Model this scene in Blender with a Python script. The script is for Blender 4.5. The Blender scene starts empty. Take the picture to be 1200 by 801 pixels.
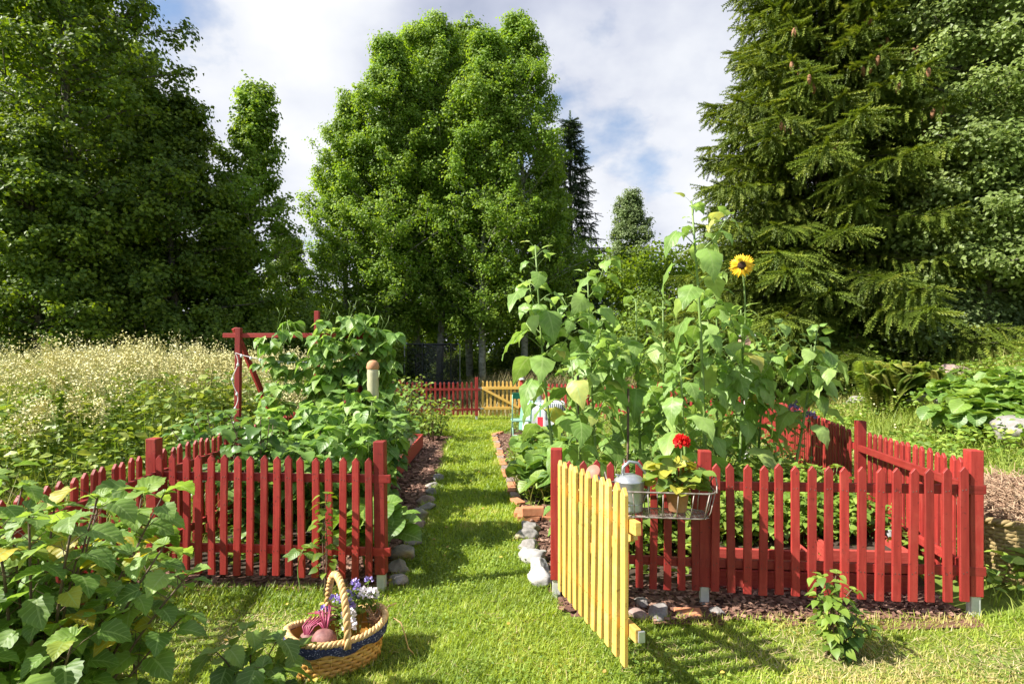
import bpy, bmesh, math, random
import numpy as np
from mathutils import Vector, Matrix

SC = bpy.context.scene
COL = SC.collection
F_PX = 667.0; CAM_H = 1.64; HOR = 408.0
rng = np.random.default_rng(7)
random.seed(7)

# ---------------------------------------------------------------- terrain
def sp(u, k=0.4):
    u = np.asarray(u, float)
    return np.where(u > 8 * k, u, k * np.log1p(np.exp(np.clip(u / k, -30, 30))))

def ground(x, y):
    x = np.asarray(x, float); y = np.asarray(y, float)
    z = -0.013 * np.clip(y - 3.7, 0, 30)
    u = sp(x - (3.15 + 0.2 * np.clip(y - 3.4, 0, 14)), 0.3)
    fade = np.clip((y - 1.2) / 2.5, 0, 1)
    z = z + fade * 3.6 * np.tanh(0.33 * u / 3.6)
    z = z + 0.11 * np.clip(sp(y - 21, 0.8), 0, 14) * np.clip((x + 4) / 4, 0.0, 1)
    z = z + 0.05 * np.sin(x * 1.7 + 1) * np.sin(y * 1.3) * np.clip((np.abs(x) - 2.6) / 2, 0, 1)
    return z

def gz(x, y): return float(ground(x, y))

def W(px, d): return (px - 600.0) / F_PX * d
def Z(py, d): return CAM_H - (py - HOR) / F_PX * d

# ---------------------------------------------------------------- noise
def vnoise(x, y, seed=0):
    x = np.asarray(x, float); y = np.asarray(y, float)
    xi = np.floor(x).astype(int); yi = np.floor(y).astype(int)
    fx = x - xi; fy = y - yi
    fx = fx * fx * (3 - 2 * fx); fy = fy * fy * (3 - 2 * fy)
    def h(a, b):
        n = np.sin(a * 127.1 + b * 311.7 + seed * 74.7) * 43758.5453
        return n - np.floor(n)
    return (h(xi, yi) * (1 - fx) + h(xi + 1, yi) * fx) * (1 - fy) + (h(xi, yi + 1) * (1 - fx) + h(xi + 1, yi + 1) * fx) * fy

def fbm(x, y, seed=0):
    return 0.55 * vnoise(x, y, seed) + 0.3 * vnoise(x * 2.1, y * 2.1, seed + 3) + 0.15 * vnoise(x * 4.3, y * 4.3, seed + 5)

# ---------------------------------------------------------------- mesh builder
class MB:
    def __init__(s):
        s.V = []; s.R = []; s.U = []; s.F = []; s.n = 0
    def add(s, V, F, mat=0, rnd=None, uv=None):
        V = np.asarray(V, float).reshape(-1, 3); n = len(V)
        s.V.append(V)
        if rnd is None: rnd = random.random()
        s.R.append(np.broadcast_to(np.asarray(rnd, float), (n,)))
        s.U.append(np.zeros((n, 2)) if uv is None else np.asarray(uv, float))
        if isinstance(F, np.ndarray): F = [F]
        for f in F:
            f = np.asarray(f, int)
            if f.size: s.F.append((f + s.n, mat))
        s.n += n
    def inst(s, tmpl, P, R, S, mat=0, rnd=None):
        tV, tF, tU = tmpl
        P = np.asarray(P, float); N = len(P)
        if N == 0: return
        S = np.asarray(S, float)
        if S.ndim == 0: S = np.full(N, float(S))
        if S.ndim == 1: S = np.repeat(S[:, None], 3, 1)
        loc = tV[None] * S[:, None, :]
        V = np.einsum('nij,nvj->nvi', R, loc) + P[:, None, :]
        nv = len(tV)
        if rnd is None: rnd = rng.random(N)
        rr = np.repeat(np.asarray(rnd, float), nv)
        off = (np.arange(N) * nv)[:, None, None]
        fs = [(f[None] + off).reshape(-1, f.shape[1]) for f in tF]
        s.add(V.reshape(-1, 3), fs, mat, rr, np.tile(tU, (N, 1)))
    def box(s, c, size, R=None, mat=0, rnd=None):
        h = np.array(size, float) / 2
        V = np.array([[x, y, z] for x in (-1, 1) for y in (-1, 1) for z in (-1, 1)]) * h
        if R is not None: V = V @ np.asarray(R).T
        V = V + np.asarray(c)
        s.add(V, np.array([[0, 1, 3, 2], [4, 6, 7, 5], [0, 4, 5, 1], [2, 3, 7, 6], [0, 2, 6, 4], [1, 5, 7, 3]]), mat, rnd)
    def tube(s, pts, rad, sides=6, mat=0, rnd=None, cap=True, closed=False):
        P = np.asarray(pts, float); n = len(P)
        rad = np.broadcast_to(np.asarray(rad, float), (n,))
        T = np.gradient(P, axis=0) if not closed else np.roll(P, -1, 0) - np.roll(P, 1, 0)
        T /= np.linalg.norm(T, axis=1)[:, None] + 1e-9
        up = np.array([0, 0, 1.0]) if abs(T[0][2]) < 0.9 else np.array([1.0, 0, 0])
        A = np.zeros((n, 3)); a = np.cross(T[0], up); a /= np.linalg.norm(a)
        for i in range(n):
            a = a - T[i] * a.dot(T[i]); a /= np.linalg.norm(a) + 1e-9; A[i] = a
        B = np.cross(T, A)
        ang = np.linspace(0, 2 * np.pi, sides, endpoint=False)
        V = P[:, None] + rad[:, None, None] * (np.cos(ang)[None, :, None] * A[:, None] + np.sin(ang)[None, :, None] * B[:, None])
        idx = np.arange(n * sides).reshape(n, sides)
        m = n if closed else n - 1
        i2 = np.roll(idx, -1, 0)
        q = np.stack([idx[:m], np.roll(idx, -1, 1)[:m], np.roll(i2, -1, 1)[:m], i2[:m]], -1).reshape(-1, 4)
        Fs = [q]
        if cap and not closed: Fs += [idx[0][::-1][None], idx[-1][None]]
        uv = np.stack([np.tile(ang / 6.283, n), np.repeat(np.arange(n) / max(1, n - 1), sides)], 1)
        s.add(V.reshape(-1, 3), Fs, mat, rnd, uv)
    def lathe(s, prof, c=(0, 0, 0), sides=24, mat=0, rnd=None, R=None, sx=1.0, sy=1.0):
        prof = np.asarray(prof, float); n = len(prof)
        ang = np.linspace(0, 2 * np.pi, sides, endpoint=False)
        V = np.stack([prof[:, 0][:, None] * np.cos(ang) * sx, prof[:, 0][:, None] * np.sin(ang) * sy, np.repeat(prof[:, 1][:, None], sides, 1)], -1).reshape(-1, 3)
        if R is not None: V = V @ np.asarray(R).T
        V = V + np.asarray(c)
        idx = np.arange(n * sides).reshape(n, sides)
        q = np.stack([idx[:-1], np.roll(idx, -1, 1)[:-1], np.roll(idx[1:], -1, 1), idx[1:]], -1).reshape(-1, 4)
        s.add(V, q, mat, rnd)
    def build(s, name, mats, parent=None, smooth=False, loc=None):
        me = bpy.data.meshes.new(name)
        V = np.concatenate(s.V); me.vertices.add(len(V)); me.vertices.foreach_set('co', V.astype(np.float32).ravel())
        li = np.concatenate([f.ravel() for f, m in s.F]); cnt = np.concatenate([np.full(len(f), f.shape[1]) for f, m in s.F])
        mi = np.concatenate([np.full(len(f), m) for f, m in s.F])
        me.loops.add(len(li)); me.loops.foreach_set('vertex_index', li.astype(np.int32))
        me.polygons.add(len(cnt)); st = np.concatenate([[0], np.cumsum(cnt)[:-1]])
        me.polygons.foreach_set('loop_start', st.astype(np.int32))
        try: me.polygons.foreach_set('loop_total', cnt.astype(np.int32))
        except Exception: pass
        if not isinstance(mats, (list, tuple)): mats = [mats]
        for m in mats: me.materials.append(m)
        me.polygons.foreach_set('material_index', mi.astype(np.int32))
        me.polygons.foreach_set('use_smooth', np.full(len(cnt), bool(smooth)))
        a = me.attributes.new('rnd', 'FLOAT', 'POINT'); a.data.foreach_set('value', np.concatenate(s.R).astype(np.float32))
        U = np.concatenate(s.U); U3 = np.concatenate([U, np.zeros((len(U), 1))], 1)
        a = me.attributes.new('luv', 'FLOAT_VECTOR', 'POINT'); a.data.foreach_set('vector', U3.astype(np.float32).ravel())
        me.update(calc_edges=True)
        o = bpy.data.objects.new(name, me); COL.objects.link(o)
        if parent is not None: o.parent = parent
        if loc is not None: o.location = loc
        return o

def bevel_obj(o, w=0.003, seg=2):
    bm = bmesh.new(); bm.from_mesh(o.data)
    bmesh.ops.recalc_face_normals(bm, faces=bm.faces)
    ed = [e for e in bm.edges if len(e.link_faces) == 2 and e.calc_face_angle(0) > 0.6]
    bmesh.ops.bevel(bm, geom=ed, offset=w, segments=seg, affect='EDGES', profile=0.5)
    bm.to_mesh(o.data); bm.free()
    return o

def tag(o, label=None, cat=None, group=None, kind=None):
    if label: o['label'] = label
    if cat: o['category'] = cat
    if group: o['group'] = group
    if kind: o['kind'] = kind
    return o

def thing(name, label, cat, loc=(0, 0, 0), rz=0.0, group=None):
    o = bpy.data.objects.new(name, None); COL.objects.link(o)
    o.empty_display_size = 0.1
    o.location = loc; o.rotation_euler = (0, 0, rz)
    return tag(o, label, cat, group)

def frames(D, roll=None, up=(0, 0, 1.0)):
    D = np.asarray(D, float); D = D / (np.linalg.norm(D, axis=1)[:, None] + 1e-9)
    up = np.broadcast_to(np.asarray(up, float), D.shape)
    X = np.cross(D, up); l = np.linalg.norm(X, axis=1)[:, None]
    X = np.where(l < 1e-3, np.array([1.0, 0, 0]), X / np.maximum(l, 1e-6))
    N = np.cross(X, D)
    if roll is not None:
        c = np.cos(roll)[:, None]; s_ = np.sin(roll)[:, None]
        X, N = X * c + N * s_, N * c - X * s_
    return np.stack([X, D, N], -1)

def randdir(n, zmin=-1, zmax=1):
    z = rng.uniform(zmin, zmax, n); a = rng.uniform(0, 2 * np.pi, n); r = np.sqrt(np.maximum(0, 1 - z * z))
    return np.stack([r * np.cos(a), r * np.sin(a), z], 1)

# ---------------------------------------------------------------- leaf templates (axis +Y, normal +Z, length 1)
def leaf_tmpl(prof, fold=0.25, droop=0.25, wave=0.0, cols=(-1, -.5, 0, .5, 1)):
    V = []; U = []; nc = len(cols)
    for (t, w, sw) in prof:
        for c in cols:
            V.append((c * w, t + sw * abs(c), fold * abs(c) * w - droop * t * t + wave * math.sin(t * 14 + c * 2.5) * abs(c)))
            U.append((c, t))
    nr = len(prof)
    F = [[r * nc + c, r * nc + c + 1, (r + 1) * nc + c + 1, (r + 1) * nc + c] for r in range(nr - 1) for c in range(nc - 1)]
    return (np.array(V), [np.array(F)], np.array(U))

L_DIAMOND = (np.array([[0, 0, 0], [.42, .45, .08], [0, 1, -.1], [-.42, .45, .08]]), [np.array([[0, 1, 2, 3]])], np.array([[0, 0], [1, .5], [0, 1], [-1, .5]]))
L_SMALL = (np.array([[0, 0, 0], [.36, .35, .1], [.26, .75, 0], [0, 1, -.12], [-.26, .75, 0], [-.36, .35, .1], [0, .5, -.02]]),
           [np.array([[0, 1, 6], [1, 2, 6], [2, 3, 6], [3, 4, 6], [4, 5, 6], [5, 0, 6]])],
           np.array([[0, 0], [1, .35], [1, .75], [0, 1], [-1, .75], [-1, .35], [0, .5]]))
L_HEART = leaf_tmpl([(0, .02, -.06), (.06, .34, -.12), (.2, .46, -.07), (.4, .43, 0), (.6, .32, .0), (.8, .17, 0), (1, .01, 0)], .22, .3, .02)
L_HEART_D = leaf_tmpl([(0, .02, -.06), (.06, .33, -.12), (.15, .42, -.09), (.25, .45, -.05), (.36, .42, 0), (.48, .385, .0), (.6, .31, .0), (.72, .235, .0), (.85, .13, 0), (1, .005, 0)], -.14, .6, .06)
L_BEAN = leaf_tmpl([(0, .03, 0), (.12, .33, -.04), (.3, .42, 0), (.55, .33, 0), (.78, .16, 0), (1, .01, 0)], .2, .3, .0, (-1, 0, 1))
L_CURR = leaf_tmpl([(0, .03, -.02), (.04, .26, -.13), (.12, .38, -.10), (.18, .36, -.07), (.25, .50, .0), (.31, .45, .0), (.38, .47, .06), (.45, .40, .05), (.53, .41, .08), (.60, .33, .05), (.68, .31, .06), (.76, .22, .02), (.84, .17, .02), (.92, .08, .0), (1, .01, 0)], .22, .32, .035)
L_ROUND = leaf_tmpl([(0, .04, -.1), (.05, .42, -.18), (.2, .58, -.1), (.42, .62, 0), (.64, .54, .02), (.84, .36, .0), (1, .05, 0)], .28, .22, .04)
L_LONG = leaf_tmpl([(0, .02, 0), (.25, .15, 0), (.55, .16, 0), (.8, .09, 0), (1, .005, 0)], .3, .3, 0, (-1, 0, 1))
L_BLADE = (np.array([[-.5, 0, 0], [.5, 0, 0], [-.38, .5, .12], [.38, .5, .12], [0, 1, .45]]), [np.array([[0, 1, 3, 2]]), np.array([[2, 3, 4]])], np.array([[0, 0], [0, 0], [0, .5], [0, .5], [0, 1.]]))
L_CHIP = (np.array([[-.5, -.5, 0], [.5, -.4, .1], [.45, .5, .02], [-.4, .45, -.08]]), [np.array([[0, 1, 2, 3]])], np.zeros((4, 2)))

def sprig_tmpl():
    V = []; F = []; U = []
    for k in range(9):
        t = k / 9.0
        for sgn in (-1, 1):
            w = .17 * (1 - .55 * t)
            b = len(V)
            V += [(0, t, .0), (0, t + .12, .0), (sgn * w, t + .17, .035 * (1 if k % 2 else -1))]
            U += [(0, t)] * 3
            F.append([b, b + 1, b + 2])
        b = len(V)
        V += [(0, t, 0), (0, t + .12, 0), (.03 * sgn, t + .17, .11)]; U += [(0, t)] * 3; F.append([b, b + 1, b + 2])
    return (np.array(V), [np.array(F)], np.array(U))
L_SPRIG = sprig_tmpl()

# ---------------------------------------------------------------- materials
def new_mat(name):
    m = bpy.data.materials.new(name); m.use_nodes = True
    nt = m.node_tree; nt.nodes.clear()
    out = nt.nodes.new('ShaderNodeOutputMaterial')
    p = nt.nodes.new('ShaderNodeBsdfPrincipled'); nt.links.new(p.outputs[0], out.inputs[0])
    return m, nt, p, out

def ramp(nt, stops, src=None, interp='LINEAR'):
    r = nt.nodes.new('ShaderNodeValToRGB'); cr = r.color_ramp; cr.interpolation = interp
    while len(cr.elements) < len(stops): cr.elements.new(0.5)
    for e, (p, c) in zip(cr.elements, stops): e.position = p; e.color = (*c, 1)
    if src is not None: nt.links.new(src, r.inputs[0])
    return r

def attr(nt, name):
    a = nt.nodes.new('ShaderNodeAttribute'); a.attribute_name = name; return a

def leaf_mat(name, stops, rough=0.45, transl=0.35, tcol=None, veins=False, spec=0.5, patch=0.25):
    m, nt, p, out = new_mat(name)
    r = ramp(nt, stops, attr(nt, 'rnd').outputs['Fac'])
    col = r.outputs[0]
    tc = nt.nodes.new('ShaderNodeTexCoord'); nz = nt.nodes.new('ShaderNodeTexNoise'); nz.inputs['Scale'].default_value = 9 if veins else 1.1
    nz.inputs['Detail'].default_value = 3
    nt.links.new(tc.outputs['Object'], nz.inputs['Vector'])
    hs = nt.nodes.new('ShaderNodeHueSaturation')
    mr = nt.nodes.new('ShaderNodeMapRange'); mr.inputs[1].default_value = .3; mr.inputs[2].default_value = .7
    mr.inputs[3].default_value = 1 - patch; mr.inputs[4].default_value = 1 + patch
    nt.links.new(nz.outputs[0], mr.inputs[0]); nt.links.new(mr.outputs[0], hs.inputs['Value']); nt.links.new(col, hs.inputs['Color'])
    col = hs.outputs[0]
    if veins:
        a = attr(nt, 'luv'); sx = nt.nodes.new('ShaderNodeSeparateXYZ'); nt.links.new(a.outputs['Vector'], sx.inputs[0])
        def mth(op, a1, b1=None):
            n = nt.nodes.new('ShaderNodeMath'); n.operation = op
            for i, v in enumerate((a1, b1)):
                if v is None: continue
                if isinstance(v, (int, float)): n.inputs[i].default_value = v
                else: nt.links.new(v, n.inputs[i])
            return n.outputs[0]
        ab = mth('ABSOLUTE', sx.outputs[0])
        ph = mth('SUBTRACT', mth('MULTIPLY', sx.outputs[1], 6.0), mth('MULTIPLY', ab, 1.7))
        fr = mth('ABSOLUTE', mth('SUBTRACT', mth('FRACT', ph), 0.5))
        side = mth('GREATER_THAN', fr, 0.42)
        mid = mth('LESS_THAN', ab, 0.07)
        v = mth('MAXIMUM', mth('MULTIPLY', side, 0.6), mid)
        mx = nt.nodes.new('ShaderNodeMix'); mx.data_type = 'RGBA'
        nt.links.new(mth('MULTIPLY', v, 0.55), mx.inputs['Factor']); nt.links.new(col, mx.inputs['A'])
        mx.inputs['B'].default_value = (.34, .46, .16, 1)
        col = mx.outputs['Result']
        bp = nt.nodes.new('ShaderNodeBump'); bp.inputs['Strength'].default_value = .3; bp.inputs['Distance'].default_value = .006
        hgt = mth('SUBTRACT', fr, mth('MULTIPLY', mid, .6)); nt.links.new(mth('MULTIPLY', hgt, -1.0), bp.inputs['Height'])
        nt.links.new(bp.outputs[0], p.inputs['Normal'])
    nt.links.new(col, p.inputs['Base Color']); p.inputs['Roughness'].default_value = rough
    p.inputs['Specular IOR Level'].default_value = spec
    if transl > 0:
        t = nt.nodes.new('ShaderNodeBsdfTranslucent')
        h2 = nt.nodes.new('ShaderNodeHueSaturation'); h2.inputs['Hue'].default_value = .485; h2.inputs['Saturation'].default_value = 1.1; h2.inputs['Value'].default_value = 1.5
        nt.links.new(col, h2.inputs['Color']); nt.links.new(h2.outputs[0], t.inputs['Color'])
        mix = nt.nodes.new('ShaderNodeMixShader'); mix.inputs[0].default_value = transl
        nt.links.new(p.outputs[0], mix.inputs[1]); nt.links.new(t.outputs[0], mix.inputs[2]); nt.links.new(mix.outputs[0], out.inputs[0])
    return m

def noise_mat(name, stops, scale=5.0, detail=5.0, rough=0.7, bump=0.3, bdist=0.01, stretch=(1, 1, 1), metal=0.0, spec=0.4, second=None):
    m, nt, p, out = new_mat(name)
    tc = nt.nodes.new('ShaderNodeTexCoord'); mp = nt.nodes.new('ShaderNodeMapping'); mp.inputs['Scale'].default_value = stretch
    nt.links.new(tc.outputs['Object'], mp.inputs[0])
    n = nt.nodes.new('ShaderNodeTexNoise'); n.inputs['Scale'].default_value = scale; n.inputs['Detail'].default_value = detail
    n.inputs['Roughness'].default_value = .62
    nt.links.new(mp.outputs[0], n.inputs['Vector'])
    r = ramp(nt, stops, n.outputs[0]); col = r.outputs[0]
    if second:
        n2 = nt.nodes.new('ShaderNodeTexNoise'); n2.inputs['Scale'].default_value = second[0]; n2.inputs['Detail'].default_value = 4
        nt.links.new(tc.outputs['Object'], n2.inputs['Vector'])
        r2 = ramp(nt, [(second[1], (0, 0, 0)), (second[2], (1, 1, 1))], n2.outputs[0])
        mx = nt.nodes.new('ShaderNodeMix'); mx.data_type = 'RGBA'
        nt.links.new(r2.outputs[0], mx.inputs['Factor']); nt.links.new(col, mx.inputs['A']); mx.inputs['B'].default_value = (*second[3], 1)
        col = mx.outputs['Result']
    nt.links.new(col, p.inputs['Base Color'])
    p.inputs['Roughness'].default_value = rough; p.inputs['Metallic'].default_value = metal; p.inputs['Specular IOR Level'].default_value = spec
    if bump:
        b = nt.nodes.new('ShaderNodeBump'); b.inputs['Strength'].default_value = bump; b.inputs['Distance'].default_value = bdist
        nt.links.new(n.outputs[0], b.inputs['Height']); nt.links.new(b.outputs[0], p.inputs['Normal'])
    return m

def rnd_mat(name, stops, rough=.7, metal=0.0, spec=.4):
    m, nt, p, out = new_mat(name)
    r = ramp(nt, stops, attr(nt, 'rnd').outputs['Fac']); nt.links.new(r.outputs[0], p.inputs['Base Color'])
    p.inputs['Roughness'].default_value = rough; p.inputs['Metallic'].default_value = metal; p.inputs['Specular IOR Level'].default_value = spec
    return m

def paint_mat(name, c1, c2, worn, faded):
    # painted sawn timber: long grain, worn specks, dark knots
    m, nt, p, out = new_mat(name)
    tc = nt.nodes.new('ShaderNodeTexCoord'); oi = nt.nodes.new('ShaderNodeObjectInfo')
    add = nt.nodes.new('ShaderNodeVectorMath'); add.operation = 'ADD'
    sc_ = nt.nodes.new('ShaderNodeVectorMath'); sc_.operation = 'SCALE'; sc_.inputs['Scale'].default_value = 1.0
    cmb = nt.nodes.new('ShaderNodeCombineXYZ')
    ml = nt.nodes.new('ShaderNodeMath'); ml.operation = 'MULTIPLY'; ml.inputs[1].default_value = 37.0
    nt.links.new(oi.outputs['Random'], ml.inputs[0])
    for i in range(3): nt.links.new(ml.outputs[0], cmb.inputs[i])
    nt.links.new(tc.outputs['Object'], add.inputs[0]); nt.links.new(cmb.outputs[0], add.inputs[1])
    mp = nt.nodes.new('ShaderNodeMapping'); mp.inputs['Scale'].default_value = (30, 30, 3.0); nt.links.new(add.outputs[0], mp.inputs[0])
    n = nt.nodes.new('ShaderNodeTexNoise'); n.inputs['Scale'].default_value = 1.6; n.inputs['Detail'].default_value = 6; nt.links.new(mp.outputs[0], n.inputs['Vector'])
    r = ramp(nt, [(.25, c1), (.75, c2)], n.outputs[0])
    n2 = nt.nodes.new('ShaderNodeTexNoise'); n2.inputs['Scale'].default_value = 42; n2.inputs['Detail'].default_value = 3; nt.links.new(add.outputs[0], n2.inputs['Vector'])
    r2 = ramp(nt, [(.63, (0, 0, 0)), (.72, (1, 1, 1))], n2.outputs[0])
    mx = nt.nodes.new('ShaderNodeMix'); mx.data_type = 'RGBA'; nt.links.new(r2.outputs[0], mx.inputs['Factor']); nt.links.new(r.outputs[0], mx.inputs['A']); mx.inputs['B'].default_value = (*worn, 1)
    n3 = nt.nodes.new('ShaderNodeTexNoise'); n3.inputs['Scale'].default_value = 5.5; n3.inputs['Detail'].default_value = 7; n3.inputs['Roughness'].default_value = .7; nt.links.new(add.outputs[0], n3.inputs['Vector'])
    r3 = ramp(nt, [(.50, (0, 0, 0)), (.72, (.55, .55, .55))], n3.outputs[0])
    mx3 = nt.nodes.new('ShaderNodeMix'); mx3.data_type = 'RGBA'; nt.links.new(r3.outputs[0], mx3.inputs['Factor']); nt.links.new(mx.outputs['Result'], mx3.inputs['A']); mx3.inputs['B'].default_value = (*faded, 1); mx = mx3
    hs = nt.nodes.new('ShaderNodeHueSaturation'); mr = nt.nodes.new('ShaderNodeMapRange'); mr.inputs[3].default_value = .68; mr.inputs[4].default_value = 1.15
    nt.links.new(oi.outputs['Random'], mr.inputs[0]); nt.links.new(mr.outputs[0], hs.inputs['Value']); nt.links.new(mx.outputs['Result'], hs.inputs['Color'])
    nt.links.new(hs.outputs[0], p.inputs['Base Color']); p.inputs['Roughness'].default_value = .55; p.inputs['Specular IOR Level'].default_value = .35
    b = nt.nodes.new('ShaderNodeBump'); b.inputs['Strength'].default_value = .45; b.inputs['Distance'].default_value = .004
    nt.links.new(n.outputs[0], b.inputs['Height']); nt.links.new(b.outputs[0], p.inputs['Normal'])
    return m

M = {}
M['red'] = paint_mat('red_paint', (.235, .019, .016), (.36, .040, .031), (.15, .02, .017), (.38, .068, .05))
M['yellow'] = paint_mat('yellow_paint', (.70, .41, .085), (.80, .51, .13), (.45, .25, .05), (.74, .58, .26))
M['nail'] = noise_mat('nail_heads', [(.3, (.06, .03, .025)), (.7, (.16, .11, .09))], 60, 2, .6, 0)
M['redboard'] = noise_mat('red_board', [(.3, (.30, .03, .022)), (.7, (.42, .07, .05))], 14, 5, .75, .3, .004, (1, 1, 5))
M['foot'] = noise_mat('zinc_foot', [(.3, (.42, .44, .42)), (.7, (.62, .63, .58))], 18, 4, .55, .2, .003, metal=.2)
M['bark'] = noise_mat('grey_bark', [(.3, (.05, .045, .035)), (.55, (.13, .115, .09)), (.75, (.24, .23, .20))], 5, 6, .9, .8, .03, (3, 3, .7))
M['aspenbark'] = noise_mat('pale_bark', [(.3, (.10, .095, .07)), (.5, (.30, .30, .24)), (.75, (.48, .48, .42))], 4, 6, .85, .6, .02, (1.5, 1.5, 2.5))
M['darkbark'] = noise_mat('dark_bark', [(.3, (.03, .024, .018)), (.7, (.10, .08, .06))], 6, 6, .9, .8, .03, (3, 3, .8))
M['aspen'] = leaf_mat('aspen_leaves', [(0, (.10, .19, .020)), (.5, (.185, .30, .036)), (1, (.29, .40, .065))], .5, .48, spec=.3)
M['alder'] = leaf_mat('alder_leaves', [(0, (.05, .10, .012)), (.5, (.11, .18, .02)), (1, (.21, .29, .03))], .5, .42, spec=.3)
M['birch'] = leaf_mat('birch_leaves', [(0, (.11, .165, .035)), (.5, (.19, .26, .065)), (1, (.29, .36, .115))], .45, .45, spec=.35)
M['spruce'] = leaf_mat('spruce_needles', [(0, (.055, .092, .012)), (.6, (.13, .18, .022)), (1, (.25, .29, .045))], .55, .28, spec=.25)
M['farspruce'] = leaf_mat('dark_spruce_needles', [(0, (.018, .042, .010)), (1, (.05, .09, .02))], .5, .1)
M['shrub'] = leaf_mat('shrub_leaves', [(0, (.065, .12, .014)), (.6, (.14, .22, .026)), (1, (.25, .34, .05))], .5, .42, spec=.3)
M['willow'] = leaf_mat('willow_leaves', [(0, (.09, .14, .04)), (.6, (.16, .22, .075)), (1, (.26, .32, .13))], .45, .38, spec=.35)
M['sunleaf'] = leaf_mat('sunflower_leaves', [(0, (.14, .25, .045)), (.6, (.23, .37, .085)), (.95, (.34, .47, .14)), (1, (.50, .46, .10))], .45, .42, veins=True)
M['curr'] = leaf_mat('currant_leaves', [(0, (.085, .165, .03)), (.55, (.165, .28, .05)), (.88, (.26, .38, .07)), (.95, (.32, .33, .04)), (1, (.48, .38, .04))], .5, .44, veins=True)
M['bean'] = leaf_mat('bean_leaves', [(0, (.09, .19, .035)), (.6, (.18, .32, .065)), (1, (.31, .45, .10))], .45, .42, veins=True)
M['squash'] = leaf_mat('squash_leaves', [(0, (.08, .17, .025)), (.6, (.14, .25, .035)), (1, (.24, .34, .05))], .45, .34, veins=True)
M['potato'] = leaf_mat('potato_leaves', [(0, (.055, .13, .028)), (.6, (.11, .215, .042)), (1, (.19, .31, .07))], .40, .34)
M['herb'] = leaf_mat('herb_leaves', [(0, (.10, .18, .025)), (.6, (.19, .29, .04)), (1, (.31, .39, .07))], .5, .34)
M['meadow'] = leaf_mat('meadow_leaves', [(0, (.075, .15, .02)), (.5, (.155, .245, .034)), (1, (.31, .36, .07))], .5, .32)
M['cream'] = rnd_mat('cream_florets', [(0, (.46, .42, .15)), (.5, (.62, .57, .26)), (1, (.74, .70, .42))], .7)
M['grass'] = leaf_mat('grass_blades', [(0, (.15, .235, .020)), (.5, (.285, .385, .040)), (.8, (.40, .47, .07)), (1, (.54, .47, .18))], .5, .42, patch=.12)
M['wildgrass'] = leaf_mat('wild_grass', [(0, (.14, .20, .025)), (.5, (.25, .31, .045)), (1, (.46, .42, .16))], .55, .3)
M['drygrass'] = leaf_mat('dry_grass', [(0, (.16, .15, .05)), (1, (.42, .34, .16))], .6, .25)
M['thatch'] = rnd_mat('straw_thatch', [(0, (.30, .23, .11)), (.6, (.44, .35, .18)), (1, (.58, .49, .28))], .8)
M['fallen'] = rnd_mat('fallen_leaf', [(0, (.30, .17, .04)), (1, (.55, .42, .08))], .6)
M['stem'] = noise_mat('green_stem', [(.3, (.13, .21, .05)), (.7, (.22, .31, .09))], 8, 3, .5, .1, .002)
M['woodstem'] = noise_mat('woody_stem', [(.3, (.07, .045, .03)), (.7, (.17, .115, .075))], 20, 4, .8, .4, .003)
M['petal'] = rnd_mat('yellow_petals', [(0, (.80, .42, .01)), (1, (.95, .62, .03))], .5)
M['disc'] = noise_mat('dark_disc', [(.3, (.012, .006, .004)), (.7, (.07, .03, .012))], 90, 3, .9, .9, .004)
M['lawn'] = noise_mat('lawn_soil', [(.3, (.08, .12, .014)), (.6, (.14, .19, .024)), (.8, (.21, .20, .06))], 1.6, 8, .95, .5, .02, second=(.35, .56, .7, (.05, .06, .018)))
M['soil'] = noise_mat('bed_soil', [(.3, (.03, .02, .013)), (.7, (.09, .06, .04))], 9, 8, .95, .9, .03)
M['mulch'] = noise_mat('mulch', [(.3, (.09, .04, .028)), (.6, (.20, .10, .07)), (.8, (.30, .18, .13))], 22, 8, .95, .9, .02)
M['chips'] = rnd_mat('bark_chips', [(0, (.07, .035, .022)), (.5, (.165, .085, .058)), (1, (.33, .20, .145))], .85)
M['rock'] = noise_mat('granite', [(.3, (.15, .135, .12)), (.55, (.27, .25, .235)), (.75, (.40, .38, .36))], 9, 8, .85, .7, .02, second=(2.4, .55, .68, (.34, .27, .10)))
M['palerock'] = noise_mat('white_stone', [(.3, (.25, .235, .22)), (.7, (.48, .46, .44))], 10, 7, .8, .5, .015)
M['pinkrock'] = noise_mat('pink_granite', [(.3, (.22, .15, .13)), (.7, (.38, .28, .25))], 9, 8, .85, .6, .02)
M['brick'] = noise_mat('brick', [(.3, (.42, .15, .07)), (.7, (.60, .27, .14))], 16, 6, .85, .5, .006)
M['terra'] = noise_mat('terracotta', [(.3, (.38, .17, .08)), (.7, (.50, .27, .14))], 12, 5, .8, .2, .003)
M['zinc'] = noise_mat('galvanised_zinc', [(.3, (.30, .32, .34)), (.7, (.52, .54, .55))], 12, 5, .38, .1, .003, metal=.65)
M['copper'] = noise_mat('faded_rose_metal', [(.3, (.38, .15, .10)), (.7, (.48, .21, .15))], 14, 4, .6, .1, .002)
M['wire'] = noise_mat('rusty_wire', [(.3, (.20, .15, .12)), (.7, (.45, .40, .36))], 30, 3, .5, .1, .001, metal=.6)
M['wicker'] = rnd_mat('golden_wicker', [(0, (.46, .22, .045)), (.5, (.62, .33, .075)), (1, (.74, .44, .12))], .5)
M['palewicker'] = rnd_mat('pale_wicker', [(0, (.50, .29, .11)), (1, (.72, .48, .22))], .55)
M['darkwicker'] = rnd_mat('old_wicker', [(0, (.17, .12, .05)), (1, (.34, .25, .11))], .7)
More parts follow.
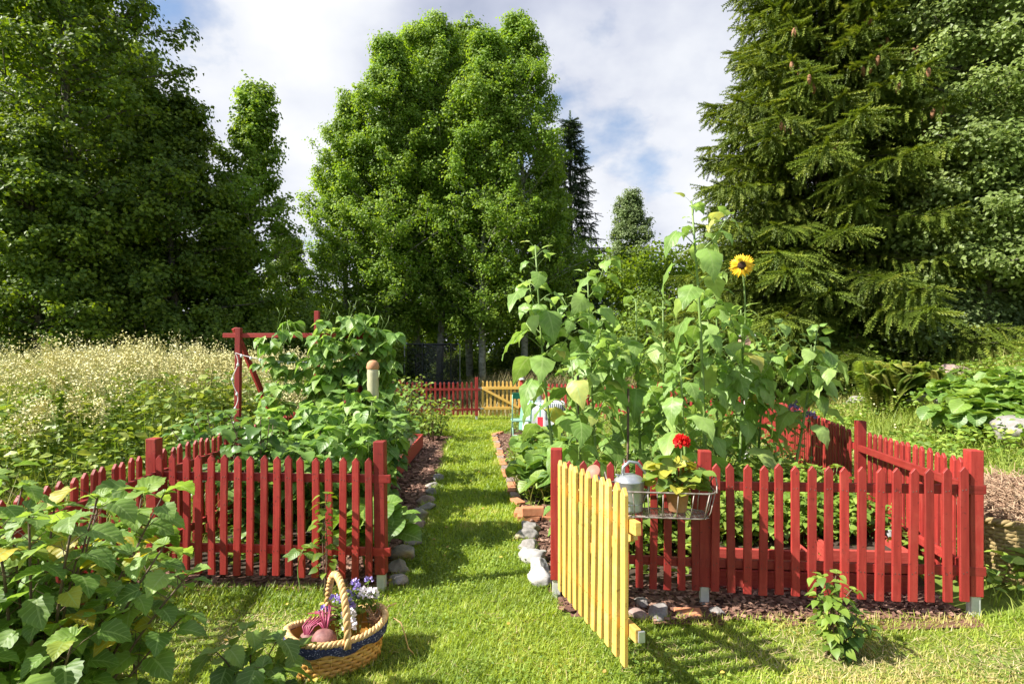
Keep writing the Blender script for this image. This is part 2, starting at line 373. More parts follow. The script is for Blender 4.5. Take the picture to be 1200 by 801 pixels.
M['hay'] = rnd_mat('hay_strands', [(0, (.24, .14, .09)), (.5, (.38, .25, .16)), (1, (.52, .38, .25))], .85)
M['denim'] = noise_mat('blue_dotted_cloth', [(.45, (.02, .025, .06)), (.62, (.05, .055, .11)), (.68, (.5, .5, .6))], 130, 2, .9, .2, .003)
M['beet'] = noise_mat('beet_skin', [(.3, (.13, .045, .045)), (.7, (.33, .16, .14))], 26, 5, .6, .2, .004)
M['beetstalk'] = rnd_mat('beet_stalks', [(0, (.24, .02, .07)), (1, (.42, .11, .17))], .45)
M['violet'] = rnd_mat('violet_petals', [(0, (.24, .17, .48)), (1, (.46, .38, .70))], .6)
M['white'] = rnd_mat('white_petals', [(0, (.68, .62, .66)), (1, (.85, .82, .84))], .6)
M['redpetal'] = rnd_mat('red_petals', [(0, (.62, .01, .012)), (1, (.80, .035, .03))], .5)
M['black'] = noise_mat('black_net_frame', [(.3, (.012, .013, .015)), (.7, (.03, .032, .036))], 10, 3, .5, 0)
M['green'] = noise_mat('green_metal', [(.3, (.008, .10, .055)), (.7, (.014, .15, .08))], 9, 3, .35, .05, .002)
M['palegreen'] = noise_mat('pale_green_metal', [(.3, (.18, .36, .27)), (.7, (.28, .45, .36))], 9, 3, .4, .05, .002)
M['concrete'] = noise_mat('concrete', [(.3, (.24, .24, .24)), (.7, (.36, .36, .36))], 20, 6, .85, .3, .004)
M['bottle'] = noise_mat('cloudy_plastic', [(.3, (.36, .34, .20)), (.7, (.56, .53, .36))], 7, 4, .35, .1, .003)
M['birdwood'] = noise_mat('bird_box_wood', [(.3, (.50, .28, .18)), (.7, (.62, .40, .29))], 9, 4, .7, .2, .003, (1, 1, 4))
M['whitewood'] = noise_mat('white_wood', [(.3, (.66, .63, .62)), (.7, (.80, .78, .77))], 9, 4, .6, .2, .003)
M['conebrown'] = noise_mat('cone_brown', [(.3, (.17, .075, .035)), (.7, (.34, .17, .08))], 40, 3, .7, .5, .004)
M['lamp'] = noise_mat('clear_bulb', [(.3, (.6, .6, .6)), (.7, (.8, .8, .8))], 20, 2, .2, 0)

def net_mat():
    m, nt, p, out = new_mat('black_netting')
    p.inputs['Base Color'].default_value = (.012, .013, .015, 1); p.inputs['Roughness'].default_value = .6
    tr = nt.nodes.new('ShaderNodeBsdfTransparent'); mix = nt.nodes.new('ShaderNodeMixShader'); mix.inputs[0].default_value = .5
    nt.links.new(tr.outputs[0], mix.inputs[1]); nt.links.new(p.outputs[0], mix.inputs[2]); nt.links.new(mix.outputs[0], out.inputs[0])
    return m
M['net'] = net_mat()

def check_mat():
    m, nt, p, out = new_mat('checked_tablecloth')
    a = attr(nt, 'luv'); sx = nt.nodes.new('ShaderNodeSeparateXYZ'); nt.links.new(a.outputs['Vector'], sx.inputs[0])
    def mth(op, a1, b1=None):
        n = nt.nodes.new('ShaderNodeMath'); n.operation = op
        for i, v in enumerate((a1, b1)):
            if v is None: continue
            if isinstance(v, (int, float)): n.inputs[i].default_value = v
            else: nt.links.new(v, n.inputs[i])
        return n.outputs[0]
    def gl(v, s, w): return mth('LESS_THAN', mth('FRACT', mth('MULTIPLY', v, s)), w)
    def mix(f, A, B):
        x = nt.nodes.new('ShaderNodeMix'); x.data_type = 'RGBA'; nt.links.new(f, x.inputs['Factor'])
        for k, v in (('A', A), ('B', B)):
            if isinstance(v, tuple): x.inputs[k].default_value = (*v, 1)
            else: nt.links.new(v, x.inputs[k])
        return x.outputs['Result']
    ging = mth('MAXIMUM', gl(sx.outputs[0], 22, .45), gl(sx.outputs[1], 22, .45))
    gingzone = mth('MULTIPLY', mth('GREATER_THAN', sx.outputs[0], .52), mth('GREATER_THAN', sx.outputs[1], .38))
    c = mix(mth('MULTIPLY', ging, gingzone), (.72, .74, .76), (.04, .06, .06))
    c = mix(mth('MULTIPLY', gl(sx.outputs[0], 5, .2), mth('LESS_THAN', sx.outputs[0], .55)), c, (.16, .38, .26))
    c = mix(mth('MULTIPLY', mth('LESS_THAN', sx.outputs[1], .2), mth('GREATER_THAN', sx.outputs[0], .55)), c, (.02, .12, .06))
    rz = mth('MULTIPLY', mth('MULTIPLY', mth('GREATER_THAN', sx.outputs[0], .36), mth('LESS_THAN', sx.outputs[0], .48)), mth('MULTIPLY', mth('GREATER_THAN', sx.outputs[1], .12), mth('LESS_THAN', sx.outputs[1], .5)))
    c = mix(rz, c, (.70, .03, .05))
    nt.links.new(c, p.inputs['Base Color']); p.inputs['Roughness'].default_value = .8
    return m
M['check'] = check_mat()

def lattice_mat():
    m, nt, p, out = new_mat('netted_pole')
    tc = nt.nodes.new('ShaderNodeTexCoord'); v = nt.nodes.new('ShaderNodeTexVoronoi'); v.inputs['Scale'].default_value = 75
    nt.links.new(tc.outputs['Object'], v.inputs['Vector'])
    r = ramp(nt, [(.35, (.55, .52, .48)), (.5, (.10, .07, .06))], v.outputs['Distance']); nt.links.new(r.outputs[0], p.inputs['Base Color'])
    return m
M['lattice'] = lattice_mat()

# ---------------------------------------------------------------- camera, sun, sky
cam = bpy.data.cameras.new('camera'); co = bpy.data.objects.new('camera', cam); COL.objects.link(co)
co.location = (0, 0, CAM_H); co.rotation_euler = (math.pi / 2, 0, 0)
cam.sensor_width = 36; cam.lens = F_PX / 1200 * 36; cam.shift_y = (HOR - 400.5) / 1200
cam.clip_start = .05; cam.clip_end = 2000
SC.camera = co

SUNV = Vector((-1.0, -0.3, 1.0)).normalized()
sl = bpy.data.lights.new('sun', 'SUN'); sl.energy = 5.0; sl.angle = math.radians(.5); sl.color = (1, .95, .86)
so = bpy.data.objects.new('sun', sl); COL.objects.link(so); so.rotation_euler = SUNV.to_track_quat('Z', 'Y').to_euler()
so.location = (-20, -6, 30)

w = bpy.data.worlds.new('World'); SC.world = w; w.use_nodes = True
nt = w.node_tree; nt.nodes.clear()
wo = nt.nodes.new('ShaderNodeOutputWorld'); bg = nt.nodes.new('ShaderNodeBackground'); bg.inputs['Strength'].default_value = .085
sky = nt.nodes.new('ShaderNodeTexSky'); sky.sky_type = 'NISHITA'; sky.sun_disc = False
sky.sun_elevation = math.asin(SUNV.z); sky.sun_rotation = math.atan2(SUNV.x, SUNV.y)
tc = nt.nodes.new('ShaderNodeTexCoord'); sx = nt.nodes.new('ShaderNodeSeparateXYZ'); nt.links.new(tc.outputs['Generated'], sx.inputs[0])
def wm(op, a, b=None, c=None):
    n = nt.nodes.new('ShaderNodeMath'); n.operation = op
    for i, v in enumerate((a, b, c)):
        if v is None: continue
        if isinstance(v, (int, float)): n.inputs[i].default_value = v
        else: nt.links.new(v, n.inputs[i])
    return n.outputs[0]
zz = wm('ADD', wm('MAXIMUM', sx.outputs[2], 0.0), .42)
cx = wm('DIVIDE', sx.outputs[0], zz); cy = wm('DIVIDE', sx.outputs[1], zz)
def cloud(ox, oy, oz, scale, detail, rough=.52, dist=0.0):
    cc = nt.nodes.new('ShaderNodeCombineXYZ'); nt.links.new(wm('ADD', cx, ox), cc.inputs[0]); nt.links.new(wm('ADD', cy, oy), cc.inputs[1]); cc.inputs[2].default_value = oz
    n = nt.nodes.new('ShaderNodeTexNoise'); n.inputs['Scale'].default_value = scale; n.inputs['Detail'].default_value = detail; n.inputs['Roughness'].default_value = rough
    n.inputs['Distortion'].default_value = dist; nt.links.new(cc.outputs[0], n.inputs['Vector']); return n.outputs[0]
CO = (0.0, 0.0, 0.4)
na = cloud(*CO, 2.1, 9); nb_ = cloud(CO[0] - .13, CO[1] - .05, CO[2], 2.1, 5); big = cloud(3.1, 5.2, 1.4, .9, 3)
# cloudy in front, bluer behind the camera; unseen cloud there raised for fill light
front = nt.nodes.new('ShaderNodeMapRange'); front.inputs[1].default_value = -.5; front.inputs[2].default_value = .6; front.inputs[3].default_value = -.02; front.inputs[4].default_value = .09
nt.links.new(sx.outputs[1], front.inputs[0])
cov = ramp(nt, [(.465, (0, 0, 0)), (.555, (1, 1, 1))], wm('ADD', na, front.outputs[0]))
lit = wm('ADD', wm('MULTIPLY', wm('SUBTRACT', na, nb_), 1.5), wm('ADD', wm('MULTIPLY', wm('SUBTRACT', big, .5), 1.1), .56))
shade = ramp(nt, [(.28, (2.35, 2.6, 3.35)), (.48, (3.3, 3.5, 4.15)), (.68, (4.35, 4.5, 4.85)), (.95, (5.2, 5.25, 5.45))], lit)
mx = nt.nodes.new('ShaderNodeMix'); mx.data_type = 'RGBA'; mx.clamp_result = False
nt.links.new(cov.outputs[0], mx.inputs['Factor']); nt.links.new(sky.outputs[0], mx.inputs['A']); nt.links.new(shade.outputs[0], mx.inputs['B'])
nt.links.new(mx.outputs['Result'], bg.inputs['Color']); nt.links.new(bg.outputs[0], wo.inputs[0])

SC.view_settings.view_transform = 'Standard'; SC.view_settings.look = 'None'; SC.view_settings.gamma = 1.0
SC.view_settings.use_curve_mapping = False
SC.view_settings.exposure = 1.25
SC.cycles.max_bounces = 8; SC.cycles.transparent_max_bounces = 12; SC.cycles.diffuse_bounces = 5; SC.cycles.glossy_bounces = 2; SC.cycles.transmission_bounces = 3
SC.cycles.caustics_reflective = False; SC.cycles.caustics_refractive = False
SC.cycles.use_denoising = True
SC.cycles.use_adaptive_sampling = True; SC.cycles.adaptive_threshold = .015

# ---------------------------------------------------------------- path outline
PL = np.array([[2.0, -3.4], [3.86, -2.5], [3.865, -.84], [4.5, -.88], [5.7, -.92], [7, -.95], [8.5, -1.02], [10, -1.16], [11.2, -1.1], [11.35, -2.4], [13.5, -4], [16, -4]])
PR = np.array([[2.0, 9], [3.35, 9], [3.4, 5.0], [3.45, .30], [4.5, .20], [5.7, .10], [6.4, -.03], [7.2, -.09], [9.8, -.30], [11.3, -.42], [12.0, -.1], [14.5, .2], [16, .3]])
def lawn_mask(x, y):
    return (x > np.interp(y, PL[:, 0], PL[:, 1])) & (x < np.interp(y, PR[:, 0], PR[:, 1]))

# ---------------------------------------------------------------- ground sheet
def sheet(name, xs, ys, mat, zoff=0.0, mask=None, rough=0.0):
    X, Y = np.meshgrid(xs, ys); Zs = ground(X, Y) + zoff
    if rough: Zs = Zs + rough * (fbm(X * 6, Y * 6, 9) - .5)
    V = np.stack([X, Y, Zs], -1).reshape(-1, 3); nx = len(xs); ny = len(ys)
    idx = np.arange(nx * ny).reshape(ny, nx)
    q = np.stack([idx[:-1, :-1], idx[:-1, 1:], idx[1:, 1:], idx[1:, :-1]], -1).reshape(-1, 4)
    if mask is not None:
        c = V[q].mean(1); q = q[mask(c[:, 0], c[:, 1])]
    m = MB(); m.add(V, q, 0, .5)
    return tag(m.build(name, mat, smooth=True), kind='structure')
sx_ = np.linspace(-1, 1, 190); XS = 9 * sx_ + 190 * sx_ ** 7
sy_ = np.linspace(0, 1, 200); YS = -6 + 34 * sy_ + 260 * sy_ ** 7
sheet('ground', XS, YS, M['lawn'])

# left mulch strip beside the grass path, right mulch along stones and fences, bed soil
def mulch_mask(x, y):
    L = (x > -1.75 - .05 * (y - 5)) & (x < np.interp(y, PL[:, 0], PL[:, 1]) - .02 + .05 * np.sin(y * 7)) & (y > 3.66) & (y < 11.2)
    R = (x > np.interp(y, PR[:, 0], PR[:, 1]) + .02 + .04 * np.sin(y * 6)) & (x < .75) & (y > 3.5) & (y < 6) 
    R2 = (x > .3) & (x < 2.75) & (y > 3.42 + .05 * np.sin(x * 5) - (x - 1) * .12) & (y < 3.95)
    T = (x > np.interp(y, PR[:, 0], PR[:, 1]) + .03) & (x < .9) & (y > 8.6) & (y < 11.6)
    Lf = (x > -2.6) & (x < -.8) & (y > 3.86 + .05 * np.sin(x * 6)) & (y < 4.15)
    return L | R | R2 | T | Lf
sheet('mulch', np.arange(-3, 3.2, .06), np.arange(3.3, 11.8, .06), M['mulch'], .010, mulch_mask, .03)
def bed_mask(x, y):
    xr = 2.75 + .2 * (y - 3.4)
    R = (x > np.interp(y, PR[:, 0], PR[:, 1]) + .1) & (x < xr) & (y > 3.75) & (y < 12.5)
    L = (x > -2.5) & (x < -1.15 - .05 * (y - 4)) & (y > 3.95) & (y < 12.5)
    return (R | L) & ~mulch_mask(x, y)
sheet('bed_soil', np.arange(-3.2, 5.2, .1), np.arange(3.6, 12.6, .1), M['soil'], .006, bed_mask, .03)
# wood chips
m = MB()
P = np.stack([rng.uniform(-3, 3, 60000), rng.uniform(3.4, 11.5, 60000)], 1); P = P[mulch_mask(P[:, 0], P[:, 1])]
P = P[rng.random(len(P)) < np.clip(5.5 / P[:, 1], .3, 1)]
n = len(P); D = randdir(n, -.25, .25)
m.inst(L_CHIP, np.c_[P, ground(P[:, 0], P[:, 1]) + .018 + rng.random(n) * .012], frames(D, rng.normal(0, .35, n)), np.stack([rng.uniform(.012, .03, n), rng.uniform(.025, .065, n), rng.uniform(.02, .05, n)], 1))
tag(m.build('wood_chips', M['chips']), 'reddish brown bark chips spread along the grass path and under the fences', 'wood chips', kind='stuff')

# ---------------------------------------------------------------- lawn grass
def blades(mb, P, h, wd, lean=.35, mat=0, rnd=None):
    n = len(P); a = rng.uniform(0, 2 * np.pi, n); l = np.abs(rng.normal(0, lean, n))
    D = np.stack([np.cos(a) * l, np.sin(a) * l, np.ones(n)], 1)
    R = frames(D, None, up=np.stack([np.cos(a), np.sin(a), np.zeros(n)], 1))
    mb.inst(L_BLADE, P, R, np.stack([wd, h, h], 1), mat, rnd)
m = MB()
N = 560000
y = 2.2 + 13.2 * rng.random(N) ** 1.75; x = rng.uniform(-3.6, 3.8, N)
ok = lawn_mask(x, y) & (np.abs(x) < .95 * y + .6); x, y = x[ok], y[ok]
patch = fbm(x * 1.1, y * 1.1, 4); dry = np.clip((patch - .55) * 5, 0, 1) * np.clip((np.abs(x + .1) - .7) * 1.5, 0, 1)
# worn patch round the young plant and by the left bed
wp = np.exp(-(((x - 1.75) / .45) ** 2 + ((y - 3.0) / .22) ** 2)) + np.exp(-(((x + 1.45) / .42) ** 2 + ((y - 3.3) / .28) ** 2)) * .95 + np.exp(-(((x - 2.55) / .25) ** 2 + ((y - 2.95) / .18) ** 2))
keep = rng.random(len(x)) > np.clip(wp * .75 + dry * .25, 0, .85); x, y, dry, wp = x[keep], y[keep], dry[keep], wp[keep]
lite = fbm(x * 5, y * 5, 8)
n = len(x); far = np.clip(y / 3.2, 1, 3)
r_ = np.clip(rng.normal(.42, .17, n) + (lite - .5) * .9 + (fbm(x * .9, y * .9, 66) - .5) * .5 + dry * .45 + np.clip(wp, 0, 1) * .4, 0, 1)
tall = 1 + .9 * np.clip((np.interp(y, PL[:, 0], PL[:, 1]) + .12 - x) * 8, 0, 1) + .8 * np.clip((x - np.interp(y, PR[:, 0], PR[:, 1]) + .10) * 8, 0, 1) + .8 * np.clip((y - 3.3) * 5, 0, 1) * (np.abs(x + .3) > .75)
h = rng.uniform(.022, .05, n) * np.clip(tall, 1, 2.2) * (1 + .25 * (far - 1)) * (1 - .4 * np.clip(wp, 0, 1))
blades(m, np.c_[x, y, ground(x, y)], h, rng.uniform(.0038, .0065, n) * far, .85, 0, r_)
tag(m.build('lawn_grass', M['grass']), 'short bright green mown grass of the lawn and garden path', 'grass', kind='stuff')
# flat dry thatch where the lawn is worn, and a few fallen leaves
m = MB(); N = 26000; x = rng.uniform(-2.4, 3.1, N); y = rng.uniform(2.4, 3.8, N)
def worn(x, y): return np.exp(-(((x - 1.75) / .5) ** 2 + ((y - 2.98) / .22) ** 2)) + np.exp(-(((x + 1.45) / .45) ** 2 + ((y - 3.3) / .3) ** 2)) + np.exp(-(((x - 2.6) / .3) ** 2 + ((y - 2.95) / .2) ** 2)) + np.exp(-(((x - .95) / .3) ** 2 + ((y - 3.05) / .12) ** 2)) * .7
ok = lawn_mask(x, y) & (rng.random(N) < .04 + .75 * worn(x, y) * (.35 + .9 * fbm(x * 4, y * 4, 71))); x, y = x[ok], y[ok]; n = len(x)
a_ = rng.uniform(0, 6.283, n); D = np.stack([np.cos(a_), np.sin(a_), rng.uniform(-.05, .3, n)], 1)
m.inst(L_BLADE, np.c_[x, y, ground(x, y) + rng.uniform(.006, .02, n)], frames(D), np.stack([rng.uniform(.002, .004, n), rng.uniform(.03, .08, n), rng.uniform(.01, .03, n)], 1))
N = 160; x = rng.uniform(-2.2, 3, N); y = rng.uniform(2.5, 9, N); ok = lawn_mask(x, y); x, y = x[ok], y[ok]; n = len(x)
m.inst(L_SMALL, np.c_[x, y, ground(x, y) + .035], frames(randdir(n, -.2, .2), rng.normal(0, .3, n)), rng.uniform(.02, .04, n), 1)
tag(m.build('dry_thatch', [M['thatch'], M['fallen']]), 'dry straw coloured thatch and a few fallen leaves in the worn parts of the lawn', 'dead grass', kind='stuff')
# clover and small weeds in the lawn
m = MB(); N = 16000; y = rng.uniform(2.3, 6, N); x = rng.uniform(-2.6, 3.2, N)
ok = lawn_mask(x, y) & (fbm(x * 1.7, y * 1.7, 21) > .56); x, y = x[ok], y[ok]; n = len(x)
m.inst(L_SMALL, np.c_[x, y, ground(x, y) + rng.uniform(.015, .04, n)], frames(randdir(n, -.1, .5), rng.normal(0, .3, n)), rng.uniform(.012, .026, n))
tag(m.build('clover', M['herb']), 'tiny clover leaves scattered through the lawn', 'clover', kind='stuff')
# ---------------------------------------------------------------- boards and pickets
def picket_mesh(w, t, h, tip, mat, seed, nails=(.175, .665)):
    r = random.Random(seed); m = MB()
    bow = r.uniform(-.004, .004)
    prof = [(-w / 2, 0), (w / 2, 0), (w / 2 + bow, h * .5), (w / 2, h - tip), (r.uniform(-.003, .003), h), (-w / 2, h - tip), (-w / 2 + bow, h * .5)]
    n = len(prof)
    V = [(x, -t / 2, z) for x, z in prof] + [(x, t / 2, z) for x, z in prof]
    m.add(V, [np.array([list(range(n))]), np.array([list(range(n))[::-1]]) + n, np.array([[i + n, (i + 1) % n + n, (i + 1) % n, i] for i in range(n)])])
    o = m.build('picket', [mat, M['nail']]); bevel_obj(o, .0028, 1)
    nm = MB()
    for nz in nails:
        for nx in (-.011, .010):
            for sd in (-1, 1): nm.lathe([(0, .0022), (.0032, .0018), (.0036, -.001)], (nx + r.uniform(-.003, .003), sd * t / 2, nz + r.uniform(-.008, .008)), 7, R=Matrix.Rotation(math.radians(90 * -sd), 3, 'X').transposed() if False else Matrix.Rotation(math.radians(90 if sd < 0 else -90), 3, 'X'))
    no = nm.build('nails', M['nail']); bm = bmesh.new(); bm.from_mesh(o.data); k0 = len(bm.faces); bm.from_mesh(no.data); bm.faces.ensure_lookup_table()
    for f_ in bm.faces[k0:]: f_.material_index = 1
    bm.to_mesh(o.data); bm.free(); bpy.data.objects.remove(no); me = o.data; bpy.data.objects.remove(o)
    return me
def board_mesh(a, b, L, mat, name='board', bev=.003):
    m = MB(); m.box((0, 0, L / 2), (a, b, L)); o = m.build(name, mat); bevel_obj(o, bev, 2); me = o.data; bpy.data.objects.remove(o)
    return me
def child(name, me, parent, loc, rot=(0, 0, 0)):
    o = bpy.data.objects.new(name, me); COL.objects.link(o); o.parent = parent; o.location = loc; o.rotation_euler = rot
    return o
def post(root, x, y, z0, h, mat=None, foot=.12, tilt=(0, 0), w=.075):
    me = board_mesh(w, w, h - foot, mat or M['red'], 'post', .005)
    p = child('post', me, root, (x, y, z0 + foot), (tilt[0], tilt[1], 0))
    f = MB(); f.box((0, 0, -foot / 2 - .02), (w * .72, w * .72, foot + .08)); bevel_obj(f.build('post_foot', M['foot'], p), .004)
    return p
PK = {}
def pickets_for(key, w, t, h, tip, mat):
    if key not in PK: PK[key] = [picket_mesh(w, t, h + dz, tip, mat, i + len(PK) * 10) for i, dz in enumerate((0, .004, -.005))]
    return PK[key]
def fence(name, label, p0, p1, posts, pitch=.097, lo=.10, hi=.915, w=.05, side=-1, rails=(.275, .765), cat='fence', key='red', mat=None, group=None, start=.05, end=.05, over=.05, railoff=0.0, post_h=1.0, seed=0, pend=0):
    mat = mat or M['red']; r = random.Random(seed + 11)
    p0 = np.array(p0, float); p1 = np.array(p1, float); L = np.linalg.norm(p1 - p0); d = (p1 - p0) / L
    rz = math.atan2(d[1], d[0]); z0 = gz(*p0)
    root = thing(name, label, cat, (p0[0], p0[1], z0), rz, group)
    zat = lambda s: gz(*(p0 + d * s)) - z0
    mes = pickets_for(key, w, .02, hi - lo, .032 * w / .05, mat)
    n = int(round((L - start - end) / pitch)) + 1
    for i in range(n):
        s = start + i * (L - start - end) / max(1, n - 1) + r.uniform(-.004, .004)
        child('picket', mes[r.randrange(3)], root, (s, side * (.0375 + .012), zat(s) + lo + r.uniform(-.006, .006)), (r.uniform(-.008, .008), r.uniform(-.012, .012), r.uniform(-.03, .03)))
    a, b = zat(start), zat(L - end); el = math.atan2(zat(L) - zat(0), L)
    for rzh in rails:
        Lr = L / math.cos(el) + over
        child('rail', board_mesh(.055, .028, Lr, mat, 'rail'), root, (0, side * .0245 + railoff, zat(0) + rzh), (0, math.pi / 2 - el, 0))
    for (s, hp, tl) in posts: post(root, s, 0.015 * 0, zat(s), hp, mat, tilt=tl)
    return root

GP = (.295, 3.77)     # gate post
MP = (1.235, 3.66)    # middle post
CP = (2.80, 3.455)    # right corner post
fence('picket_fence', 'short red picket fence behind the open yellow gate, holding the wire basket', GP, MP, [(0, .98, (0, 0))], pitch=.0905, w=.047, key='red47', seed=1, start=.085, end=.06, over=-.02)
fence('picket_fence', 'long sunlit red picket fence between wire basket and right corner post', MP, CP, [(0, .985, (0, .004)), (np.hypot(CP[0] - MP[0], CP[1] - MP[1]), 1.0, (0, 0))], pitch=.0975, seed=2, start=.058, end=.075, over=.05)
P1 = (3.06, 5.0); P2 = (3.56, 6.9); P3 = (4.25, 9.5); P4 = (4.86, 12.1)
fence('picket_fence', 'red picket fence climbing from the right corner post back along the hillside', CP, P1, [(np.hypot(.26, 1.545), 1.0, (0, 0))], pitch=.094, side=-1, railoff=.045, w=.048, key='red47', seed=3, start=.12, end=.07, over=-.04)
fence('picket_fence', 'red picket fence running on uphill behind the second hillside post', P1, P2, [(np.hypot(.5, 1.9), 1.0, (0, 0))], pitch=.095, side=1, w=.047, key='red47', seed=4, start=.09)
fence('picket_fence', 'red picket fence beside the purple flowers, lower edge of the hill', P2, P3, [(np.hypot(.69, 2.6), 1.0, (0, 0))], pitch=.1, side=1, w=.047, key='red47', seed=5, start=.09)
fence('picket_fence', 'distant red picket fence up the slope towards the bird box', P3, P4, [(np.hypot(.61, 2.6), 1.0, (0, 0))], pitch=.1, side=1, w=.047, key='red47', seed=6, start=.09)
FG0 = (-.80, 14.0); FG1 = (.24, 14.05)
fence('picket_fence', 'far red picket fence glimpsed between sunflower stems behind the checked table', FG1, P4, [(0, 1.0, (0, 0)), (1.7, 1.0, (0, 0)), (3.3, 1.0, (0, 0))], pitch=.105, lo=.12, hi=.95, side=-1, railoff=0, seed=7, start=.09)
fence('picket_fence', 'far red picket fence left of the closed yellow gate, under the trampoline', (-4.6, 13.6), (FG0[0] - .03, FG0[1]), [(0, 1.0, (0, 0)), (1.9, 1.0, (0, 0)), (3.75, 1.06, (0, 0))], pitch=.112, lo=.14, hi=.90, side=1, railoff=-.05, w=.047, key='red47', seed=8, start=.08)
LC = (-2.49, 3.97); LG = (-.885, 3.86)
fence('picket_fence', 'red picket fence left of the grass path, behind the wicker basket', LC, LG, [(0, 1.02, (.01, 0)), (np.hypot(1.605, .11), 1.015, (0, -.012))], pitch=.0925, w=.048, key='red47', seed=9, start=.075, end=.075, over=.07)
fence('picket_fence', 'red picket fence coming forward behind the currant bush from the left corner post', (-2.30, 1.7), LC, [(0, 1.0, (0, 0))], pitch=.095, w=.048, key='red47', side=1, railoff=-.05, seed=10, start=.08, end=.10, over=-.03)
fence('picket_fence', 'red picket fence along the flowering meadow, half hidden by bean plants', LC, (-2.55, 13.3), [(1.9, 1.0, (0, 0)), (3.8, 1.0, (0, 0)), (5.7, 1.0, (0, 0)), (7.6, 1.0, (0, 0))], pitch=.1, w=.048, key='red47', side=1, railoff=-.05, seed=12, start=.1)

def screw(mb, c, r=.005): mb.lathe([(0, .004), (r, .003), (r, 0)], c, 8)
# open yellow gate
g0 = np.array([.335, 3.73]); g1 = np.array([.575, 2.67]); L = np.linalg.norm(g1 - g0); d = (g1 - g0) / L
gate = thing('garden_gate', 'open yellow picket gate swung out over the lawn', 'gate', (*g0, 0), math.atan2(d[1], d[0]))
mes = pickets_for('yel', .052, .021, .85, .034, M['yellow']); r = random.Random(4)
for i in range(11):
    s = .03 + i * .1; child('picket', mes[r.randrange(3)], gate, (s, -.028, .07 + .062 * s + r.uniform(-.004, .004)), (r.uniform(-.01, .01), .012 + r.uniform(-.008, .008), r.uniform(-.03, .03)))
for zz_ in (.24, .735):
    child('rail', board_mesh(.062, .03, 1.135, M['yellow'], 'rail'), gate, (-.005, 0, zz_), (0, math.pi / 2 - .062, 0))
child('brace', board_mesh(.055, .024, 1.08, M['yellow'], 'brace'), gate, (.05, .028, .30), (0, math.pi / 2 - .43, 0))
mb = MB(); mb.box((-.02, -.004, .78), (.12, .006, .035)); mb.box((-.02, -.004, .27), (.12, .006, .035)); mb.tube([(-.06, 0, .74), (-.06, 0, .82)], .008, 8); mb.tube([(-.06, 0, .23), (-.06, 0, .31)], .008, 8)
mb.build('hinge', M['zinc'], gate)
mb = MB(); mb.box((1.135, .012, .31), (.012, .03, .05)); mb.build('latch', M['zinc'], gate)
# closed yellow gate at the far end
gate2 = thing('garden_gate', 'closed yellow picket gate with diagonal brace at the far end of the path', 'gate', (FG0[0] + .05, FG0[1], gz(*FG0)), math.atan2(.05, 1.04))
for i in range(10): child('picket', mes[r.randrange(3)], gate2, (.03 + i * .1, .028, .13), (0, r.uniform(-.01, .01), 0))
for zz_ in (.30, .80): child('rail', board_mesh(.07, .03, .93, M['yellow'], 'rail'), gate2, (0, 0, zz_), (0, math.pi / 2, 0))
child('brace', board_mesh(.06, .026, 1.03, M['yellow'], 'brace'), gate2, (.02, -.03, .80), (0, math.pi / 2 + .50, 0))
mb = MB(); mb.box((-.02, -.02, .80), (.14, .006, .035)); mb.box((-.02, -.02, .30), (.14, .006, .035)); mb.build('hinge', M['zinc'], gate2)
# small lantern on the far gate post
lt = thing('post_lantern', 'small white lantern on the post right of the far yellow gate', 'lantern', (.24, 14.0, gz(.24, 14.05) + 1.0))
mb = MB(); mb.lathe([(0, 0), (.07, 0), (.075, .02), (.06, .03), (.06, .12), (.05, .15), (0, .17)], (0, 0, 0), 10); mb.build('housing', M['whitewood'], lt)
mb = MB(); mb.tube([(math.cos(a) * .05, 0, .16 + math.sin(a) * .05) for a in np.linspace(0, math.pi, 9)], .006, 6); mb.build('handle', M['zinc'], lt)

# ---------------------------------------------------------------- wire basket, watering can, flower pot
wb = thing('wire_basket', 'rusty wire basket hung on the red fence beside the yellow gate', 'basket', (.90, 3.46, .64), math.atan2(-.11, .94))
mb = MB()
def rrect(hx, hy, z, rad=.07, n=6):
    pts = []
    for cx_, cy_, a0 in ((hx - rad, hy - rad, 0), (-hx + rad, hy - rad, 90), (-hx + rad, -hy + rad, 180), (hx - rad, -hy + rad, 270)):
        for k in range(n): a = math.radians(a0 + 90 * k / (n - 1)); pts.append((cx_ + rad * math.cos(a), cy_ + rad * math.sin(a), z))
    return pts
mb.tube(rrect(.31, .13, .155), .0055, 6, closed=True)
mb.tube(rrect(.27, .10, 0.0), .005, 6, closed=True)
top = rrect(.31, .13, .155); bot = rrect(.27, .10, 0.0)
for px_ in np.linspace(-.24, .24, 7):
    for sg in (-1, 1): mb.tube([(px_ * 1.1, sg * .13, .155), (px_ * 1.03, sg * .118, .06), (px_, sg * .10, 0)], .0032, 5)
for py_ in (-.06, 0, .06):
    for sg in (-1, 1): mb.tube([(sg * .31, py_ * 1.1, .155), (sg * .285, py_, .03), (sg * .27, py_, 0)], .0032, 5)
for k in np.linspace(-.25, .25, 19): mb.tube([(k, -.10, 0), (k, .10, 0)], .0022, 5)
for k in np.linspace(-.085, .085, 7): mb.tube([(-.27, k, .003), (.27, k, .003)], .0022, 5)
mb.build('wire_frame', M['wire'], wb, True)
mb = MB()
for sg in (-1, 1):
    mb = MB(); mb.tube([(sg * .31, .11, .155), (sg * .33, .10, .20), (sg * .33, .02, .235), (sg * .32, -.06, .20), (sg * .31, -.10, .155)], .005, 6); mb.build('handle', M['wire'], wb, True)
    mb = MB(); mb.tube([(sg * .20, .13, .155), (sg * .20, .15, .26), (sg * .20, .19, .285), (sg * .20, .205, .25)], .0045, 6); mb.build('hook', M['wire'], wb, True)

